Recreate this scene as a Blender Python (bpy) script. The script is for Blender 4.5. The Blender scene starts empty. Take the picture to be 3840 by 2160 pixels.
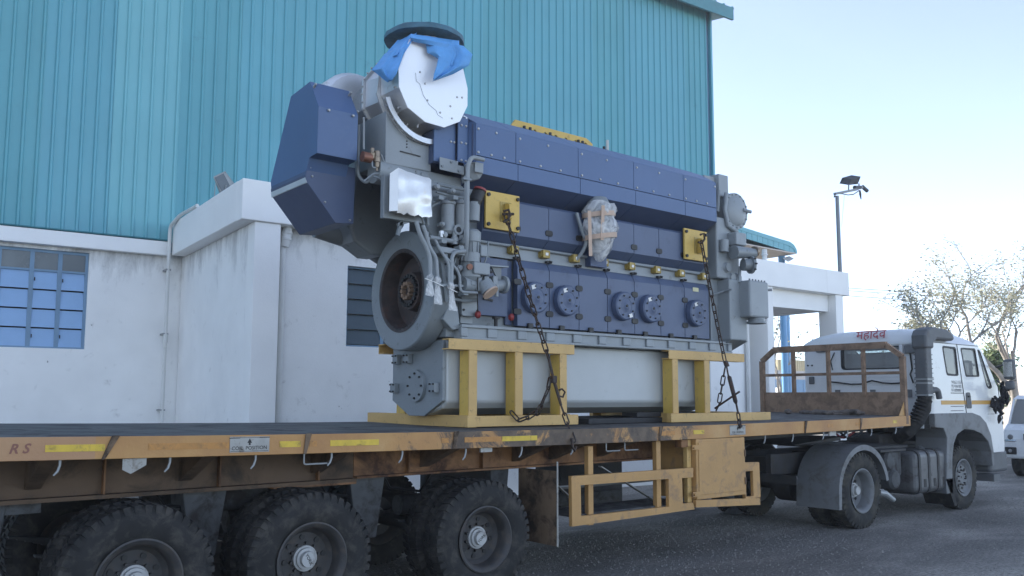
import bpy, bmesh, math, random
from mathutils import Vector as V, Matrix
from mathutils.geometry import tessellate_polygon
random.seed(7)
R = math.radians
scene = bpy.context.scene
COL = scene.collection

# ---------------------------------------------------------------- camera
FPX, PPX, PPY = 3233.4, 1920.0, 1154.0          # focal length and principal point of the photograph, in its pixels
HEAD, PIT, ROL, BA = R(50.99), R(5.9046), R(.131), R(-4.23)
CAM = V((0, 0, 1.77))
_h = V((math.cos(HEAD), math.sin(HEAD), 0)); _r = V((math.sin(HEAD), -math.cos(HEAD), 0)); _z = V((0, 0, 1))
FWD = math.cos(PIT)*_h + math.sin(PIT)*_z; _u = -math.sin(PIT)*_h + math.cos(PIT)*_z
RT = math.cos(ROL)*_r + math.sin(ROL)*_u; UP = -math.sin(ROL)*_r + math.cos(ROL)*_u
cd = bpy.data.cameras.new('camera'); cam = bpy.data.objects.new('camera', cd); COL.objects.link(cam)
cd.sensor_width = 36; cd.lens = FPX/3840*36; cd.shift_y = (PPY-1080)/3840; cd.clip_start = .05; cd.clip_end = 3000
m = Matrix((RT, UP, -FWD)).transposed().to_4x4(); m.translation = CAM; cam.matrix_world = m
scene.camera = cam

# ---------------------------------------------------------------- light
SUN_AZ, SUN_EL = R(110), R(35)                    # direction towards the sun, counted from +X
w = bpy.data.worlds.new('World'); scene.world = w; w.use_nodes = True
nt = w.node_tree; bg = nt.nodes['Background']
sky = nt.nodes.new('ShaderNodeTexSky'); sky.sky_type = 'NISHITA'; sky.sun_disc = False
sky.sun_elevation = SUN_EL; sky.sun_rotation = R(90) - SUN_AZ
sky.air_density = .55; sky.dust_density = 0; sky.ozone_density = 1.0
hs = nt.nodes.new('ShaderNodeHueSaturation'); hs.inputs['Saturation'].default_value = .74   # white balance of the photograph
nt.links.new(sky.outputs[0], hs.inputs['Color']); nt.links.new(hs.outputs[0], bg.inputs[0]); bg.inputs[1].default_value = .15
sl = bpy.data.lights.new('sun', 'SUN'); sl.energy = 4.0; sl.angle = R(.6); sl.color = (1, .92, .8)
sun = bpy.data.objects.new('sun', sl); COL.objects.link(sun)
sd = V((math.cos(SUN_EL)*math.cos(SUN_AZ), math.cos(SUN_EL)*math.sin(SUN_AZ), math.sin(SUN_EL)))
sun.rotation_euler = sd.to_track_quat('Z', 'Y').to_euler(); sun.location = (0, 0, 30)
vs = scene.view_settings; vs.view_transform = 'Standard'; vs.look = 'None'; vs.gamma = 1; vs.exposure = 1.6
vs.use_curve_mapping = False
scene.cycles.max_bounces = 6; scene.cycles.diffuse_bounces = 3; scene.cycles.glossy_bounces = 3
scene.cycles.transparent_max_bounces = 10; scene.cycles.transmission_bounces = 4
scene.cycles.caustics_reflective = False; scene.cycles.caustics_refractive = False

# ---------------------------------------------------------------- helpers: measured points
def ray(px, py): return FWD + RT*((px-PPX)/FPX) - UP*((py-PPY)/FPX)
def P(px, py, Y):                                # a measured point standing on the plane at distance Y across the trailer
    d = ray(px, py); return CAM + d*(Y/d.y)
def PX(px, py, X):
    d = ray(px, py); return CAM + d*(X/d.x)
BX, BN = V((math.cos(BA), math.sin(BA), 0)), V((-math.sin(BA), math.cos(BA), 0))
def PB(px, py, D):                               # the same in the building's own axes (along, away, up)
    d = ray(px, py); p = CAM + d*(D/d.dot(BN)); return V((p.dot(BX), D, p.z))

# ---------------------------------------------------------------- helpers: meshes
OFF = {}
class MB:
    def __init__(s): s.v = []; s.f = []
    def add(s, vs, fs):
        n = len(s.v); s.v += [V(p) for p in vs]; s.f += [tuple(i+n for i in f) for f in fs]; return s
    def box(s, x0, x1, y0, y1, z0, z1):
        return s.hexa([(x0,y0,z0),(x1,y0,z0),(x1,y1,z0),(x0,y1,z0),(x0,y0,z1),(x1,y0,z1),(x1,y1,z1),(x0,y1,z1)])
    def hexa(s, p): return s.add(p, [(0,3,2,1),(4,5,6,7),(0,1,5,4),(1,2,6,5),(2,3,7,6),(3,0,4,7)])
    def bar(s, a, b, w, h, up=(0,0,1)):          # rectangular bar from a to b
        a, b = V(a), V(b); d = (b-a).normalized(); up = V(up)
        if abs(d.dot(up)) > .98: up = V((1,0,0))
        x = d.cross(up).normalized(); y = x.cross(d)
        q = [x*sx*w/2 + y*sy*h/2 for sx, sy in ((-1,-1),(1,-1),(1,1),(-1,1))]
        return s.hexa([a+k for k in q] + [b+k for k in q])
    def prism(s, pts, ext):
        pts = [V(p) for p in pts]; e = V(ext); n = len(pts)
        return s.add(pts + [p+e for p in pts], [tuple(range(n))[::-1], tuple(range(n, 2*n))] + [(i, (i+1) % n, n+(i+1) % n, n+i) for i in range(n)])
    def plate(s, loops, fn, ext):                # flat plate with holes: loops of 2D points, fn maps to 3D
        L = [[V((a, b, 0)) for a, b in l] for l in loops]; e = V(ext)
        flat = [V(fn(p.x, p.y)) for l in L for p in l]; n = len(flat)
        tr = tessellate_polygon(L)
        fs = [tuple(t) for t in tr] + [tuple(i+n for i in t[::-1]) for t in tr]; k = 0
        for l in L:
            m_ = len(l); fs += [(k+i, k+(i+1) % m_, n+k+(i+1) % m_, n+k+i) for i in range(m_)]; k += m_
        return s.add(flat + [p+e for p in flat], fs)
    def tube(s, pts, r, n=8, caps=True):
        pts = [V(p) for p in pts]; rs = r if isinstance(r, (list, tuple)) else [r]*len(pts)
        rings = []; t0 = (pts[1]-pts[0]).normalized()
        x = t0.orthogonal().normalized()
        for i, p in enumerate(pts):
            t = (pts[min(i+1, len(pts)-1)] - pts[max(i-1, 0)]).normalized()
            x = (x - t*x.dot(t)).normalized(); y = t.cross(x)
            rings.append([p + (x*math.cos(2*math.pi*k/n) + y*math.sin(2*math.pi*k/n))*rs[i] for k in range(n)])
        vs = [q for g in rings for q in g]; fs = []
        for i in range(len(pts)-1):
            for k in range(n): fs.append((i*n+k, i*n+(k+1) % n, (i+1)*n+(k+1) % n, (i+1)*n+k))
        if caps: fs += [tuple(range(n))[::-1], tuple(range((len(pts)-1)*n, len(pts)*n))]
        return s.add(vs, fs)
    def cyl(s, a, b, r0, r1=None, n=16): return s.tube([a, b], [r0, r0 if r1 is None else r1], n)
    def lathe(s, c, ax, prof, n=24, close=False, ref=None, caps=True):   # profile of (along axis, radius)
        c, ax = V(c), V(ax).normalized(); x = V(ref) if ref else ax.orthogonal().normalized(); y = ax.cross(x)
        vs = [c + ax*a + (x*math.cos(2*math.pi*k/n) + y*math.sin(2*math.pi*k/n))*r for a, r in prof for k in range(n)]
        m_ = len(prof); fs = []
        for i in range(m_ if close else m_-1):
            j = (i+1) % m_
            for k in range(n): fs.append((i*n+k, i*n+(k+1) % n, j*n+(k+1) % n, j*n+k))
        if not close and caps: fs += [tuple(range(n))[::-1], tuple(range((m_-1)*n, m_*n))]
        return s.add(vs, fs)
    def build(s, name, mt, parent=None, smooth=False, bevel=0, seg=2, ang=35, raw=False):
        o_ = OFF.get(parent.name, V((0,0,0))) if parent and not raw else V((0,0,0))
        me = bpy.data.meshes.new(name); me.from_pydata([p-o_ for p in s.v], [], s.f)
        b = bmesh.new(); b.from_mesh(me); bmesh.ops.recalc_face_normals(b, faces=b.faces); b.to_mesh(me); b.free()
        me.materials.append(mt)
        if smooth:
            me.polygons.foreach_set('use_smooth', [True]*len(me.polygons)); me.set_sharp_from_angle(angle=R(ang))
        o = bpy.data.objects.new(name, me); COL.objects.link(o)
        if parent: o.parent = parent; OFF[o.name] = o_
        if bevel:
            md = o.modifiers.new('bevel', 'BEVEL'); md.width = bevel; md.segments = seg; md.limit_method = 'ANGLE'; md.angle_limit = R(40)
        return o
def tag(o, label, cat, group=None, kind=None):
    if label: o['label'] = label
    if cat: o['category'] = cat
    if group: o['group'] = group
    if kind: o['kind'] = kind
    return o
def thing(name, label, cat, loc=(0,0,0), group=None, rz=0, frame=None):
    o = bpy.data.objects.new(name, None); COL.objects.link(o); o.empty_display_size = .2
    loc = V(loc); OFF[o.name] = loc
    if frame == 'b':                             # loc given along / away / up in the building's axes
        o.location = BX*loc.x + BN*loc.y + V((0,0,loc.z)); o.rotation_euler.z = BA
    else: o.location = loc; o.rotation_euler.z = rz
    return tag(o, label, cat, group)
def dup(o, parent, dloc=(0,0,0)):                # copy of a part and its sub-parts
    c = o.copy(); COL.objects.link(c); c.parent = parent; c.location = o.location + V(dloc)
    for k in list(o.children): d = k.copy(); COL.objects.link(d); d.parent = c
    return c
def mv(o, dloc): o.location = o.location + V(dloc); return o
def boxo(name, mt, parent, b, bevel=0): return MB().box(*b).build(name, mt, parent, bevel=bevel)
def text(name, s, size, org, right, up, mt, parent, depth=.002, shear=0, bold=0):
    cu = bpy.data.curves.new(name, 'FONT'); cu.body = s; cu.size = size; cu.align_x = 'CENTER'; cu.align_y = 'CENTER'
    cu.extrude = 0; cu.shear = shear; cu.offset = bold; cu.resolution_u = 3
    tmp = bpy.data.objects.new('tmp', cu); COL.objects.link(tmp)
    me0 = tmp.evaluated_get(bpy.context.evaluated_depsgraph_get()).to_mesh()
    r_, u_, o_ = V(right).normalized(), V(up).normalized(), V(org); n_ = r_.cross(u_)
    b = MB(); b.add([o_ + r_*p.co.x + u_*p.co.y + n_*depth for p in me0.vertices], [tuple(f.vertices) for f in me0.polygons])
    bpy.data.objects.remove(tmp); bpy.data.curves.remove(cu)
    return b.build(name, mt, parent)
def rrect(x0, x1, y0, y1, r, n=4):
    o = []
    for cx, cy, a0 in ((x1-r, y1-r, 0), (x0+r, y1-r, 90), (x0+r, y0+r, 180), (x1-r, y0+r, 270)):
        for k in range(n+1): a = R(a0+90*k/n); o.append((cx+r*math.cos(a), cy+r*math.sin(a)))
    return o
def rquad(pts, r, n=3):                          # polygon with rounded corners
    o = []; m_ = len(pts)
    for i in range(m_):
        p, a, b = V(pts[i]), V(pts[i-1]), V(pts[(i+1) % m_])
        s_, e_ = p+(a-p).normalized()*r, p+(b-p).normalized()*r
        for k in range(n+1):
            t = k/n; q = s_*(1-t)**2 + p*2*t*(1-t) + e_*t*t; o.append((q.x, q.y))
    return o
def circ(cx, cy, r, n=16): return [(cx+r*math.cos(2*math.pi*k/n), cy+r*math.sin(2*math.pi*k/n)) for k in range(n)]
def fillet(pts, r=.05, n=4):                     # rounded pipe path
    pts = [V(p) for p in pts]; o = [pts[0]]
    for i in range(1, len(pts)-1):
        p = pts[i]; a = (pts[i-1]-p); b = (pts[i+1]-p); rr = min(r, a.length*.45, b.length*.45)
        s_, e_ = p+a.normalized()*rr, p+b.normalized()*rr
        for k in range(n+1): t = k/n; o.append(s_*(1-t)**2 + p*2*t*(1-t) + e_*t*t)
    return o + [pts[-1]]

# ---------------------------------------------------------------- helpers: materials
def nmat(name):
    mt = bpy.data.materials.new(name); mt.use_nodes = True; return mt, mt.node_tree, mt.node_tree.nodes['Principled BSDF']
def noise(nt, scale, detail=4, vec=None, rough=.6, dist=0):
    n = nt.nodes.new('ShaderNodeTexNoise'); n.inputs['Scale'].default_value = scale; n.inputs['Detail'].default_value = detail
    n.inputs['Roughness'].default_value = rough; n.inputs['Distortion'].default_value = dist
    if vec: nt.links.new(vec, n.inputs['Vector'])
    return n.outputs['Fac']
def ramp(nt, fac, stops):
    r = nt.nodes.new('ShaderNodeValToRGB'); nt.links.new(fac, r.inputs[0]); e = r.color_ramp.elements
    while len(e) < len(stops): e.new(.5)
    for k, (p, c) in zip(e, stops): k.position = p; k.color = c if len(c) == 4 else (*c, 1)
    return r.outputs[0]
def mix(nt, fac, a, b):
    n = nt.nodes.new('ShaderNodeMix'); n.data_type = 'RGBA'
    for i, x in ((0, fac), (6, a), (7, b)):
        if isinstance(x, (int, float)): n.inputs[i].default_value = x
        elif isinstance(x, tuple): n.inputs[i].default_value = (*x[:3], 1)
        else: nt.links.new(x, n.inputs[i])
    return n.outputs[2]
def mathn(nt, op, a, b=None, c=None, clamp=False):
    n = nt.nodes.new('ShaderNodeMath'); n.operation = op; n.use_clamp = clamp
    for i, x in enumerate((a, b, c)):
        if x is None: continue
        if isinstance(x, (int, float)): n.inputs[i].default_value = x
        else: nt.links.new(x, n.inputs[i])
    return n.outputs[0]
def coords(nt, scale=(1,1,1)):
    t = nt.nodes.new('ShaderNodeTexCoord'); mp = nt.nodes.new('ShaderNodeMapping'); mp.inputs['Scale'].default_value = scale
    nt.links.new(t.outputs['Object'], mp.inputs[0]); return mp.outputs[0]
def mul(c, k): return tuple(min(1, x*k) for x in c)
def addmildew(mt, z0, z1, col=(.16,.155,.15)):
    nt = mt.node_tree; b = nt.nodes['Principled BSDF']; src = b.inputs['Base Color'].links[0].from_socket; vec = coords(nt)
    sx = nt.nodes.new('ShaderNodeSeparateXYZ'); nt.links.new(vec, sx.inputs[0])
    t = mathn(nt, 'DIVIDE', mathn(nt, 'SUBTRACT', sx.outputs[2], z0), z1-z0, clamp=True)
    n = noise(nt, 2.2, 8, coords(nt, (1, 1, .35)), .75, .3)
    f = ramp(nt, mathn(nt, 'ADD', mathn(nt, 'MULTIPLY', mathn(nt, 'MULTIPLY', t, t), .30), n), [(.62, (0,0,0)), (.98, (.85,.85,.85))])
    sp = ramp(nt, noise(nt, 9, 3, vec, .5), [(.745, (0,0,0)), (.765, (.8,.8,.8))])
    c = mix(nt, f, src, col); c = mix(nt, sp, c, mul(col, 1.2)); nt.links.new(c, b.inputs['Base Color'])
def pm(name, col, rough=.5, metal=0, var=.12, scale=3, bump=0, bscale=80, dirt=None, spec=.5, streak=None, coat=0):
    """painted or metal surface: tone variation, dirt patches (colour, coverage 0-1, scale), vertical streaks, fine relief"""
    mt, nt, b = nmat(name); vec = coords(nt)
    c = ramp(nt, noise(nt, scale, 5, vec), [(.3, mul(col, 1-var)), (.7, mul(col, 1+var))]); rg = rough
    if streak:
        f = noise(nt, streak[2], 3, coords(nt, (1, 1, .06)))
        c = mix(nt, mathn(nt, 'MULTIPLY', ramp(nt, f, [(1-streak[1]-.12, (0,0,0)), (1-streak[1]+.18, (1,1,1))]), .8), c, streak[0])
    if dirt:
        f = noise(nt, dirt[2], 8, vec, .7, .4)
        fr = ramp(nt, f, [(.72-dirt[1]*.4-.08, (0,0,0)), (.72-dirt[1]*.4+.08, (1,1,1))])
        c = mix(nt, fr, c, dirt[0]); rg = mathn(nt, 'ADD', mathn(nt, 'MULTIPLY', fr, .25), rough, clamp=True)
    nt.links.new(c, b.inputs['Base Color'])
    if isinstance(rg, float) or isinstance(rg, int):
        nz = noise(nt, scale*2.3, 4, vec); nt.links.new(mathn(nt, 'ADD', mathn(nt, 'MULTIPLY', nz, .24), rg-.12, clamp=True), b.inputs['Roughness'])
    else: nt.links.new(rg, b.inputs['Roughness'])
    b.inputs['Metallic'].default_value = metal; b.inputs['Specular IOR Level'].default_value = spec; b.inputs['Coat Weight'].default_value = coat
    if bump:
        bn = nt.nodes.new('ShaderNodeBump'); bn.inputs['Strength'].default_value = bump; bn.inputs['Distance'].default_value = .01
        nt.links.new(noise(nt, bscale, 6, vec), bn.inputs['Height']); nt.links.new(bn.outputs[0], b.inputs['Normal'])
    return mt
def glassm(name, tint=(.8,.85,.85), clear=.8, rough=.02, sky_glare=.3):
    mt, nt, b = nmat(name); nt.nodes.remove(b); out = nt.nodes['Material Output']
    tr = nt.nodes.new('ShaderNodeBsdfTransparent'); tr.inputs[0].default_value = (*mul(tint, clear), 1)
    gl = nt.nodes.new('ShaderNodeBsdfGlossy'); gl.inputs['Roughness'].default_value = rough
    fr = nt.nodes.new('ShaderNodeFresnel'); fr.inputs[0].default_value = 1.5; mx = nt.nodes.new('ShaderNodeMixShader')
    nt.links.new(fr.outputs[0], mx.inputs[0]); nt.links.new(tr.outputs[0], mx.inputs[1]); nt.links.new(gl.outputs[0], mx.inputs[2])
    df = nt.nodes.new('ShaderNodeBsdfDiffuse'); df.inputs[0].default_value = (.6, .6, .58, 1); m2 = nt.nodes.new('ShaderNodeMixShader'); m2.inputs[0].default_value = sky_glare  # white diffuse layer puts the sky's pale reflection into the glass colour
    nt.links.new(mx.outputs[0], m2.inputs[1]); nt.links.new(df.outputs[0], m2.inputs[2]); nt.links.new(m2.outputs[0], out.inputs[0]); return mt

BROWN = (.06, .03, .02); DUST = (.22, .19, .15); SOOT = (.02, .02, .02)
M = dict(
    white_wall=pm('white_wall', (.87, .865, .845), .85, var=.05, scale=1.1, bump=.25, bscale=60, streak=((.68,.67,.65), .14, 2.0), dirt=((.60,.59,.57), .08, 5)),
    white_band=pm('white_band', (.88, .875, .855), .85, var=.05, scale=.9, bump=.2, bscale=50, streak=((.55,.54,.52), .15, 2.5)),
    teal=pm('teal', (.115, .355, .425), .42, var=.06, scale=.5, bump=.5, bscale=1.3, streak=((.10,.32,.385), .35, 3.0)),
    teal_light=pm('teal_light', (.165, .425, .475), .5, var=.05, scale=.5),
    teal_trim=pm('teal_trim', (.06, .21, .25), .5),
    win_blue=pm('win_blue', (.27, .44, .68), .35, var=.05, scale=2),
    win_frame=pm('win_frame', (.17, .28, .40), .5, var=.08),
    win_dark=pm('win_dark', (.10, .12, .13), .25, var=.15, scale=2),
    louver=pm('louver', (.06, .09, .11), .35, var=.1),
    pvc=pm('pvc', (.66, .66, .64), .4, var=.05),
    lamp_grey=pm('lamp_grey', (.30, .31, .31), .5, dirt=((.1,.1,.1), .2, 20)),
    blue=pm('blue', (.07, .122, .24), .42, var=.07, scale=1.2, dirt=((.10,.15,.26), .12, 4), bump=.08, bscale=400),
    blue2=pm('blue2', (.078, .106, .178), .45, var=.08, scale=1.5, dirt=((.07,.085,.13), .16, 5), bump=.08, bscale=400),
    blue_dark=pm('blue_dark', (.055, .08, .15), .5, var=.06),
    grey=pm('grey', (.25, .275, .29), .45, var=.07, scale=2.5, bump=.1, bscale=60, dirt=((.15,.15,.14), .1, 9)),
    grey2=pm('grey2', (.20, .225, .24), .42, var=.08, scale=3, bump=.1, bscale=70, dirt=((.10,.10,.10), .14, 12)),
    grey_sump=pm('grey_sump', (.42, .44, .44), .38, var=.06, scale=1.5, streak=((.34,.36,.36), .14, 5), bump=.05, bscale=120, dirt=((.24,.24,.23), .08, 5)),
    black=pm('black', (.012, .012, .013), .5, var=.2),
    rubber=pm('rubber', (.022, .022, .022), .78, var=.25, scale=6, bump=.12, bscale=90, dirt=((.065,.06,.054), .42, 7), spec=.3),
    rubber_dusty=pm('rubber_dusty', (.03, .03, .03), .85, var=.25, scale=6, bump=.12, bscale=90, dirt=((.07,.065,.055), .5, 5), spec=.3),
    rim=pm('rim', (.042, .04, .04), .6, var=.25, scale=5, dirt=((.08,.068,.058), .4, 9)),
    cap=pm('cap', (.42, .42, .41), .55, var=.1, dirt=((.18,.16,.14), .3, 14)),
    print_black=pm('print_black', (.02, .02, .02), .6),
    yellow=pm('yellow', (.56, .355, .125), .5, var=.09, scale=4, streak=((.40,.26,.09), .16, 9), bump=.05, bscale=90, dirt=((.30,.20,.09), .2, 16)),
    yellow2=pm('yellow2', (.60, .40, .09), .5, var=.08, scale=5, dirt=((.36,.24,.09), .18, 12)),
    orange=pm('orange', (.47, .265, .095), .6, var=.12, scale=3, bump=.1, bscale=60, dirt=((.30,.19,.11), .3, 6), streak=((.20,.13,.085), .14, 6)),
    beam_dark=pm('beam_dark', (.11, .068, .04), .75, var=.25, scale=2.2, bump=.15, bscale=50, dirt=((.05,.038,.03), .45, 2.5), streak=((.20,.105,.045), .2, 2.2)),
    orange_dirty=pm('orange_dirty', (.24, .115, .045), .7, var=.2, scale=2.2, bump=.15, bscale=50, dirt=(BROWN, .5, 2.5), streak=((.05,.035,.025), .38, 3)),
    rust=pm('rust', (.27, .18, .12), .85, var=.2, scale=4, bump=.3, bscale=40, dirt=((.17,.115,.08), .45, 6)),
    brown_plate=pm('brown_plate', (.18, .12, .075), .75, var=.2, scale=3, bump=.2, bscale=40, dirt=((.05,.035,.025), .45, 5)),
    deck=pm('deck', (.10, .095, .09), .7, var=.25, scale=2.2, bump=.35, bscale=45, dirt=((.045,.042,.04), .4, 3), streak=((.055,.05,.045), .3, 5)),
    chassis=pm('chassis', (.04, .04, .041), .7, var=.3, scale=5, bump=.2, bscale=40, dirt=((.06,.052,.045), .35, 6)),
    chassis_grey=pm('chassis_grey', (.065, .068, .07), .7, var=.25, scale=5, dirt=((.035,.03,.028), .4, 6)),
    chain=pm('chain', (.045, .036, .032), .55, metal=.35, var=.3, scale=20, dirt=((.09,.045,.025), .4, 25)),
    bolt=pm('bolt', (.42, .42, .42), .35, metal=.7, var=.1),
    dark_bolt=pm('dark_bolt', (.03, .03, .032), .5, metal=.4),
    silver=pm('silver', (.60, .61, .62), .36, metal=.55, var=.10, scale=3, bump=.2, bscale=9, dirt=((.36,.34,.30), .2, 5)),
    silver_plate=pm('silver_plate', (.84, .85, .86), .42, metal=.25, var=.03, scale=2),
    foil=pm('foil', (.72, .72, .71), .32, metal=.35, var=.04, scale=6, bump=.25, bscale=7, dirt=((.72,.67,.58), .12, 9)),
    bronze=pm('bronze', (.25, .20, .15), .4, metal=.6, var=.2),
    copper=pm('copper', (.20, .09, .06), .45, metal=.4, var=.25, scale=15),
    red_cap=pm('red_cap', (.25, .035, .035), .5, var=.2),
    tarp=pm('tarp', (.11, .33, .66), .6, var=.12, scale=7, bump=.12, bscale=90),
    tarp_dark=pm('tarp_dark', (.05, .13, .18), .6, var=.25, scale=9, bump=.5, bscale=14),
    brass=pm('brass', (.34, .24, .06), .45, metal=.2, var=.15, scale=18),
    sticker=pm('sticker', (.78, .77, .74), .6, var=.08, scale=30, dirt=((.5,.47,.42), .15, 40)),
    cream=pm('cream', (.60, .56, .33), .6, var=.05),
    tape=pm('tape', (.62, .42, .03), .4, var=.12, scale=12, dirt=((.24,.15,.05), .3, 9)),
    tape_faded=pm('tape_faded', (.48, .22, .05), .5, var=.15, scale=10, dirt=((.28,.15,.06), .4, 10)),
    sign_metal=pm('sign_metal', (.36, .35, .32), .6, var=.15, scale=8, dirt=((.16,.13,.10), .25, 14)),
    wood_dark=pm('wood_dark', (.035, .035, .037), .8, var=.3, scale=4, bump=.4, bscale=30),
    cab_white=pm('cab_white', (.66, .67, .67), .35, var=.04, scale=1.5, coat=.2, dirt=((.42,.40,.37), .1, 4), streak=((.5,.49,.46), .1, 5)),
    fender_grey=pm('fender_grey', (.165, .17, .175), .6, var=.1, scale=4, dirt=((.125,.12,.11), .35, 5)),
    plastic_grey=pm('plastic_grey', (.10, .105, .11), .6, var=.12, scale=6, dirt=((.12,.11,.10), .2, 8)),
    rubber_seal=pm('rubber_seal', (.015, .015, .016), .6),
    stripe=pm('stripe', (.58, .32, .07), .5, var=.06),
    red_paint=pm('red_paint', (.40, .08, .09), .6, var=.1),
    pink_paint=pm('pink_paint', (.24, .10, .07), .6, var=.1),
    seat=pm('seat', (.05, .05, .055), .9), interior=pm('interior', (.06, .058, .055), .8, var=.2),
    tank=pm('tank', (.12, .122, .125), .5, metal=.3, var=.15, scale=4, dirt=((.07,.06,.055), .35, 5)),
    galv=pm('galv', (.30, .31, .31), .5, metal=.3, var=.1),
    pole=pm('pole', (.24, .25, .26), .55, var=.12),
    bark=pm('bark', (.36, .33, .30), .9, var=.25, scale=8, bump=.4, bscale=30),
    blue_col=pm('blue_col', (.16, .36, .62), .5, var=.05),
    blue_fence=pm('blue_fence', (.13, .28, .45), .6, var=.06),
    tan=pm('tan', (.42, .37, .22), .7, var=.08),
    wall_far=pm('wall_far', (.50, .46, .43), .9, var=.08),
    car_white=pm('car_white', (.68, .69, .69), .25, var=.02, coat=.5),
    chrome=pm('chrome', (.55, .56, .57), .15, metal=1, var=.02),
    cloth_dark=pm('cloth_dark', (.02, .02, .022), .95, var=.3, scale=10),
    rag=pm('rag', (.14, .115, .10), .95, var=.4, scale=9, bump=.5, bscale=40),
    masking=pm('masking', (.50, .36, .27), .6, var=.08, scale=15),
    tie=pm('tie', (.72, .72, .7), .5),
    pale_rod=pm('pale_rod', (.5, .5, .46), .6),
)
addmildew(M['white_wall'], 3.0, 4.5)
M['teal_b'] = pm('teal_b', (.11, .345, .40), .5, var=.07, scale=.4, streak=((.09,.30,.36), .4, 2.2), dirt=((.10,.27,.32), .1, 2))
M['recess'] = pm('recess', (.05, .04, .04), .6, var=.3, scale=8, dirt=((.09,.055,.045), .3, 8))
M['glass'] = glassm('glass', (.72, .80, .82), .85)
M['glass_dark'] = glassm('glass_dark', (.30, .34, .36), .5)
def film():                                      # clear crumpled packing film
    mt, nt, b = nmat('film'); out = nt.nodes['Material Output']; vec = coords(nt)
    tr = nt.nodes.new('ShaderNodeBsdfTransparent'); tr.inputs[0].default_value = (.92, .93, .94, 1)
    b.inputs['Base Color'].default_value = (.88, .88, .87, 1); b.inputs['Roughness'].default_value = .12
    bn = nt.nodes.new('ShaderNodeBump'); bn.inputs['Strength'].default_value = .8; bn.inputs['Distance'].default_value = .03
    n1 = noise(nt, 7, 5, vec, .55, 1.6); nt.links.new(n1, bn.inputs['Height']); nt.links.new(bn.outputs[0], b.inputs['Normal'])
    mx = nt.nodes.new('ShaderNodeMixShader'); nt.links.new(ramp(nt, n1, [(.35, (.22,.22,.22)), (.68, (.70,.70,.70))]), mx.inputs[0])
    nt.links.new(tr.outputs[0], mx.inputs[1]); nt.links.new(b.outputs[0], mx.inputs[2]); nt.links.new(mx.outputs[0], out.inputs[0]); return mt
M['film'] = film()
def leafm(name, col):
    mt, nt, b = nmat(name); vec = coords(nt)
    nt.links.new(ramp(nt, noise(nt, 1.3, 3, vec), [(.3, mul(col, .6)), (.7, mul(col, 1.5))]), b.inputs['Base Color'])
    b.inputs['Roughness'].default_value = .6; out = nt.nodes['Material Output']
    tl = nt.nodes.new('ShaderNodeBsdfTranslucent'); tl.inputs[0].default_value = (*mul(col, 1.6), 1)
    mx = nt.nodes.new('ShaderNodeMixShader'); mx.inputs[0].default_value = .35
    nt.links.new(b.outputs[0], mx.inputs[1]); nt.links.new(tl.outputs[0], mx.inputs[2]); nt.links.new(mx.outputs[0], out.inputs[0]); return mt
M['leaf'] = leafm('leaf', (.30, .30, .22)); M['leaf_green'] = leafm('leaf_green', (.20, .26, .13))
def railm():                                     # side rail paint: orange, worn to brown along the middle where loads are lashed
    mt, nt, b = nmat('rail_paint'); vec = coords(nt); sx = nt.nodes.new('ShaderNodeSeparateXYZ'); nt.links.new(vec, sx.inputs[0])
    x = sx.outputs[0]
    base = ramp(nt, noise(nt, 2.2, 6, vec), [(.3, (.37, .18, .065)), (.55, (.47, .25, .085)), (.75, (.53, .32, .13))])
    red = mathn(nt, 'MULTIPLY', mathn(nt, 'LESS_THAN', x, -5.0), .55); base = mix(nt, red, base, (.38, .22, .14))
    d1 = mathn(nt, 'SUBTRACT', 1, mathn(nt, 'DIVIDE', mathn(nt, 'ABSOLUTE', mathn(nt, 'ADD', x, .6)), 2.4))   # 1 in the middle, 0 at the ends
    n1 = noise(nt, 3.2, 8, vec, .75, .6)
    worn = ramp(nt, mathn(nt, 'ADD', mathn(nt, 'MULTIPLY', d1, .30), n1), [(.60, (0,0,0)), (.68, (1,1,1))])
    c = mix(nt, worn, base, ramp(nt, noise(nt, 9, 5, vec), [(.3, (.065, .046, .033)), (.7, (.15, .105, .07))]))
    chips = ramp(nt, noise(nt, 16, 6, vec, .7), [(.70, (0,0,0)), (.74, (1,1,1))]); c = mix(nt, chips, c, (.30, .22, .16))
    nt.links.new(c, b.inputs['Base Color']); b.inputs['Roughness'].default_value = .6
    bn = nt.nodes.new('ShaderNodeBump'); bn.inputs['Strength'].default_value = .25; bn.inputs['Distance'].default_value = .01
    nt.links.new(noise(nt, 35, 5, vec), bn.inputs['Height']); nt.links.new(bn.outputs[0], b.inputs['Normal']); return mt
M['rail'] = railm()
# ================================================================ THE SETTING
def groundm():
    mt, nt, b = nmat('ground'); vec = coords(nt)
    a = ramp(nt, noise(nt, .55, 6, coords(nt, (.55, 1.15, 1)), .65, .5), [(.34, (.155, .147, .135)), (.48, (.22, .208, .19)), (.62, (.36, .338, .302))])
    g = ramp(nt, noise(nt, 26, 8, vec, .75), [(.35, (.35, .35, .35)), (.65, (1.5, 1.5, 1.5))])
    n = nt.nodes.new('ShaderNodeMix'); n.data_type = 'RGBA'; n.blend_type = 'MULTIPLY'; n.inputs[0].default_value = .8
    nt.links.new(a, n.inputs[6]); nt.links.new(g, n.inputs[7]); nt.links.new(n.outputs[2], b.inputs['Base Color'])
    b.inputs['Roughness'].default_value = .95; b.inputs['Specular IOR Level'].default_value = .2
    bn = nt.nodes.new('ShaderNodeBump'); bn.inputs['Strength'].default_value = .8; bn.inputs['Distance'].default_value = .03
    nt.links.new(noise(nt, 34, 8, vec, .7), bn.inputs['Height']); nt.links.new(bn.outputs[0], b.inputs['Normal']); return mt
M['ground'] = groundm()
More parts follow.
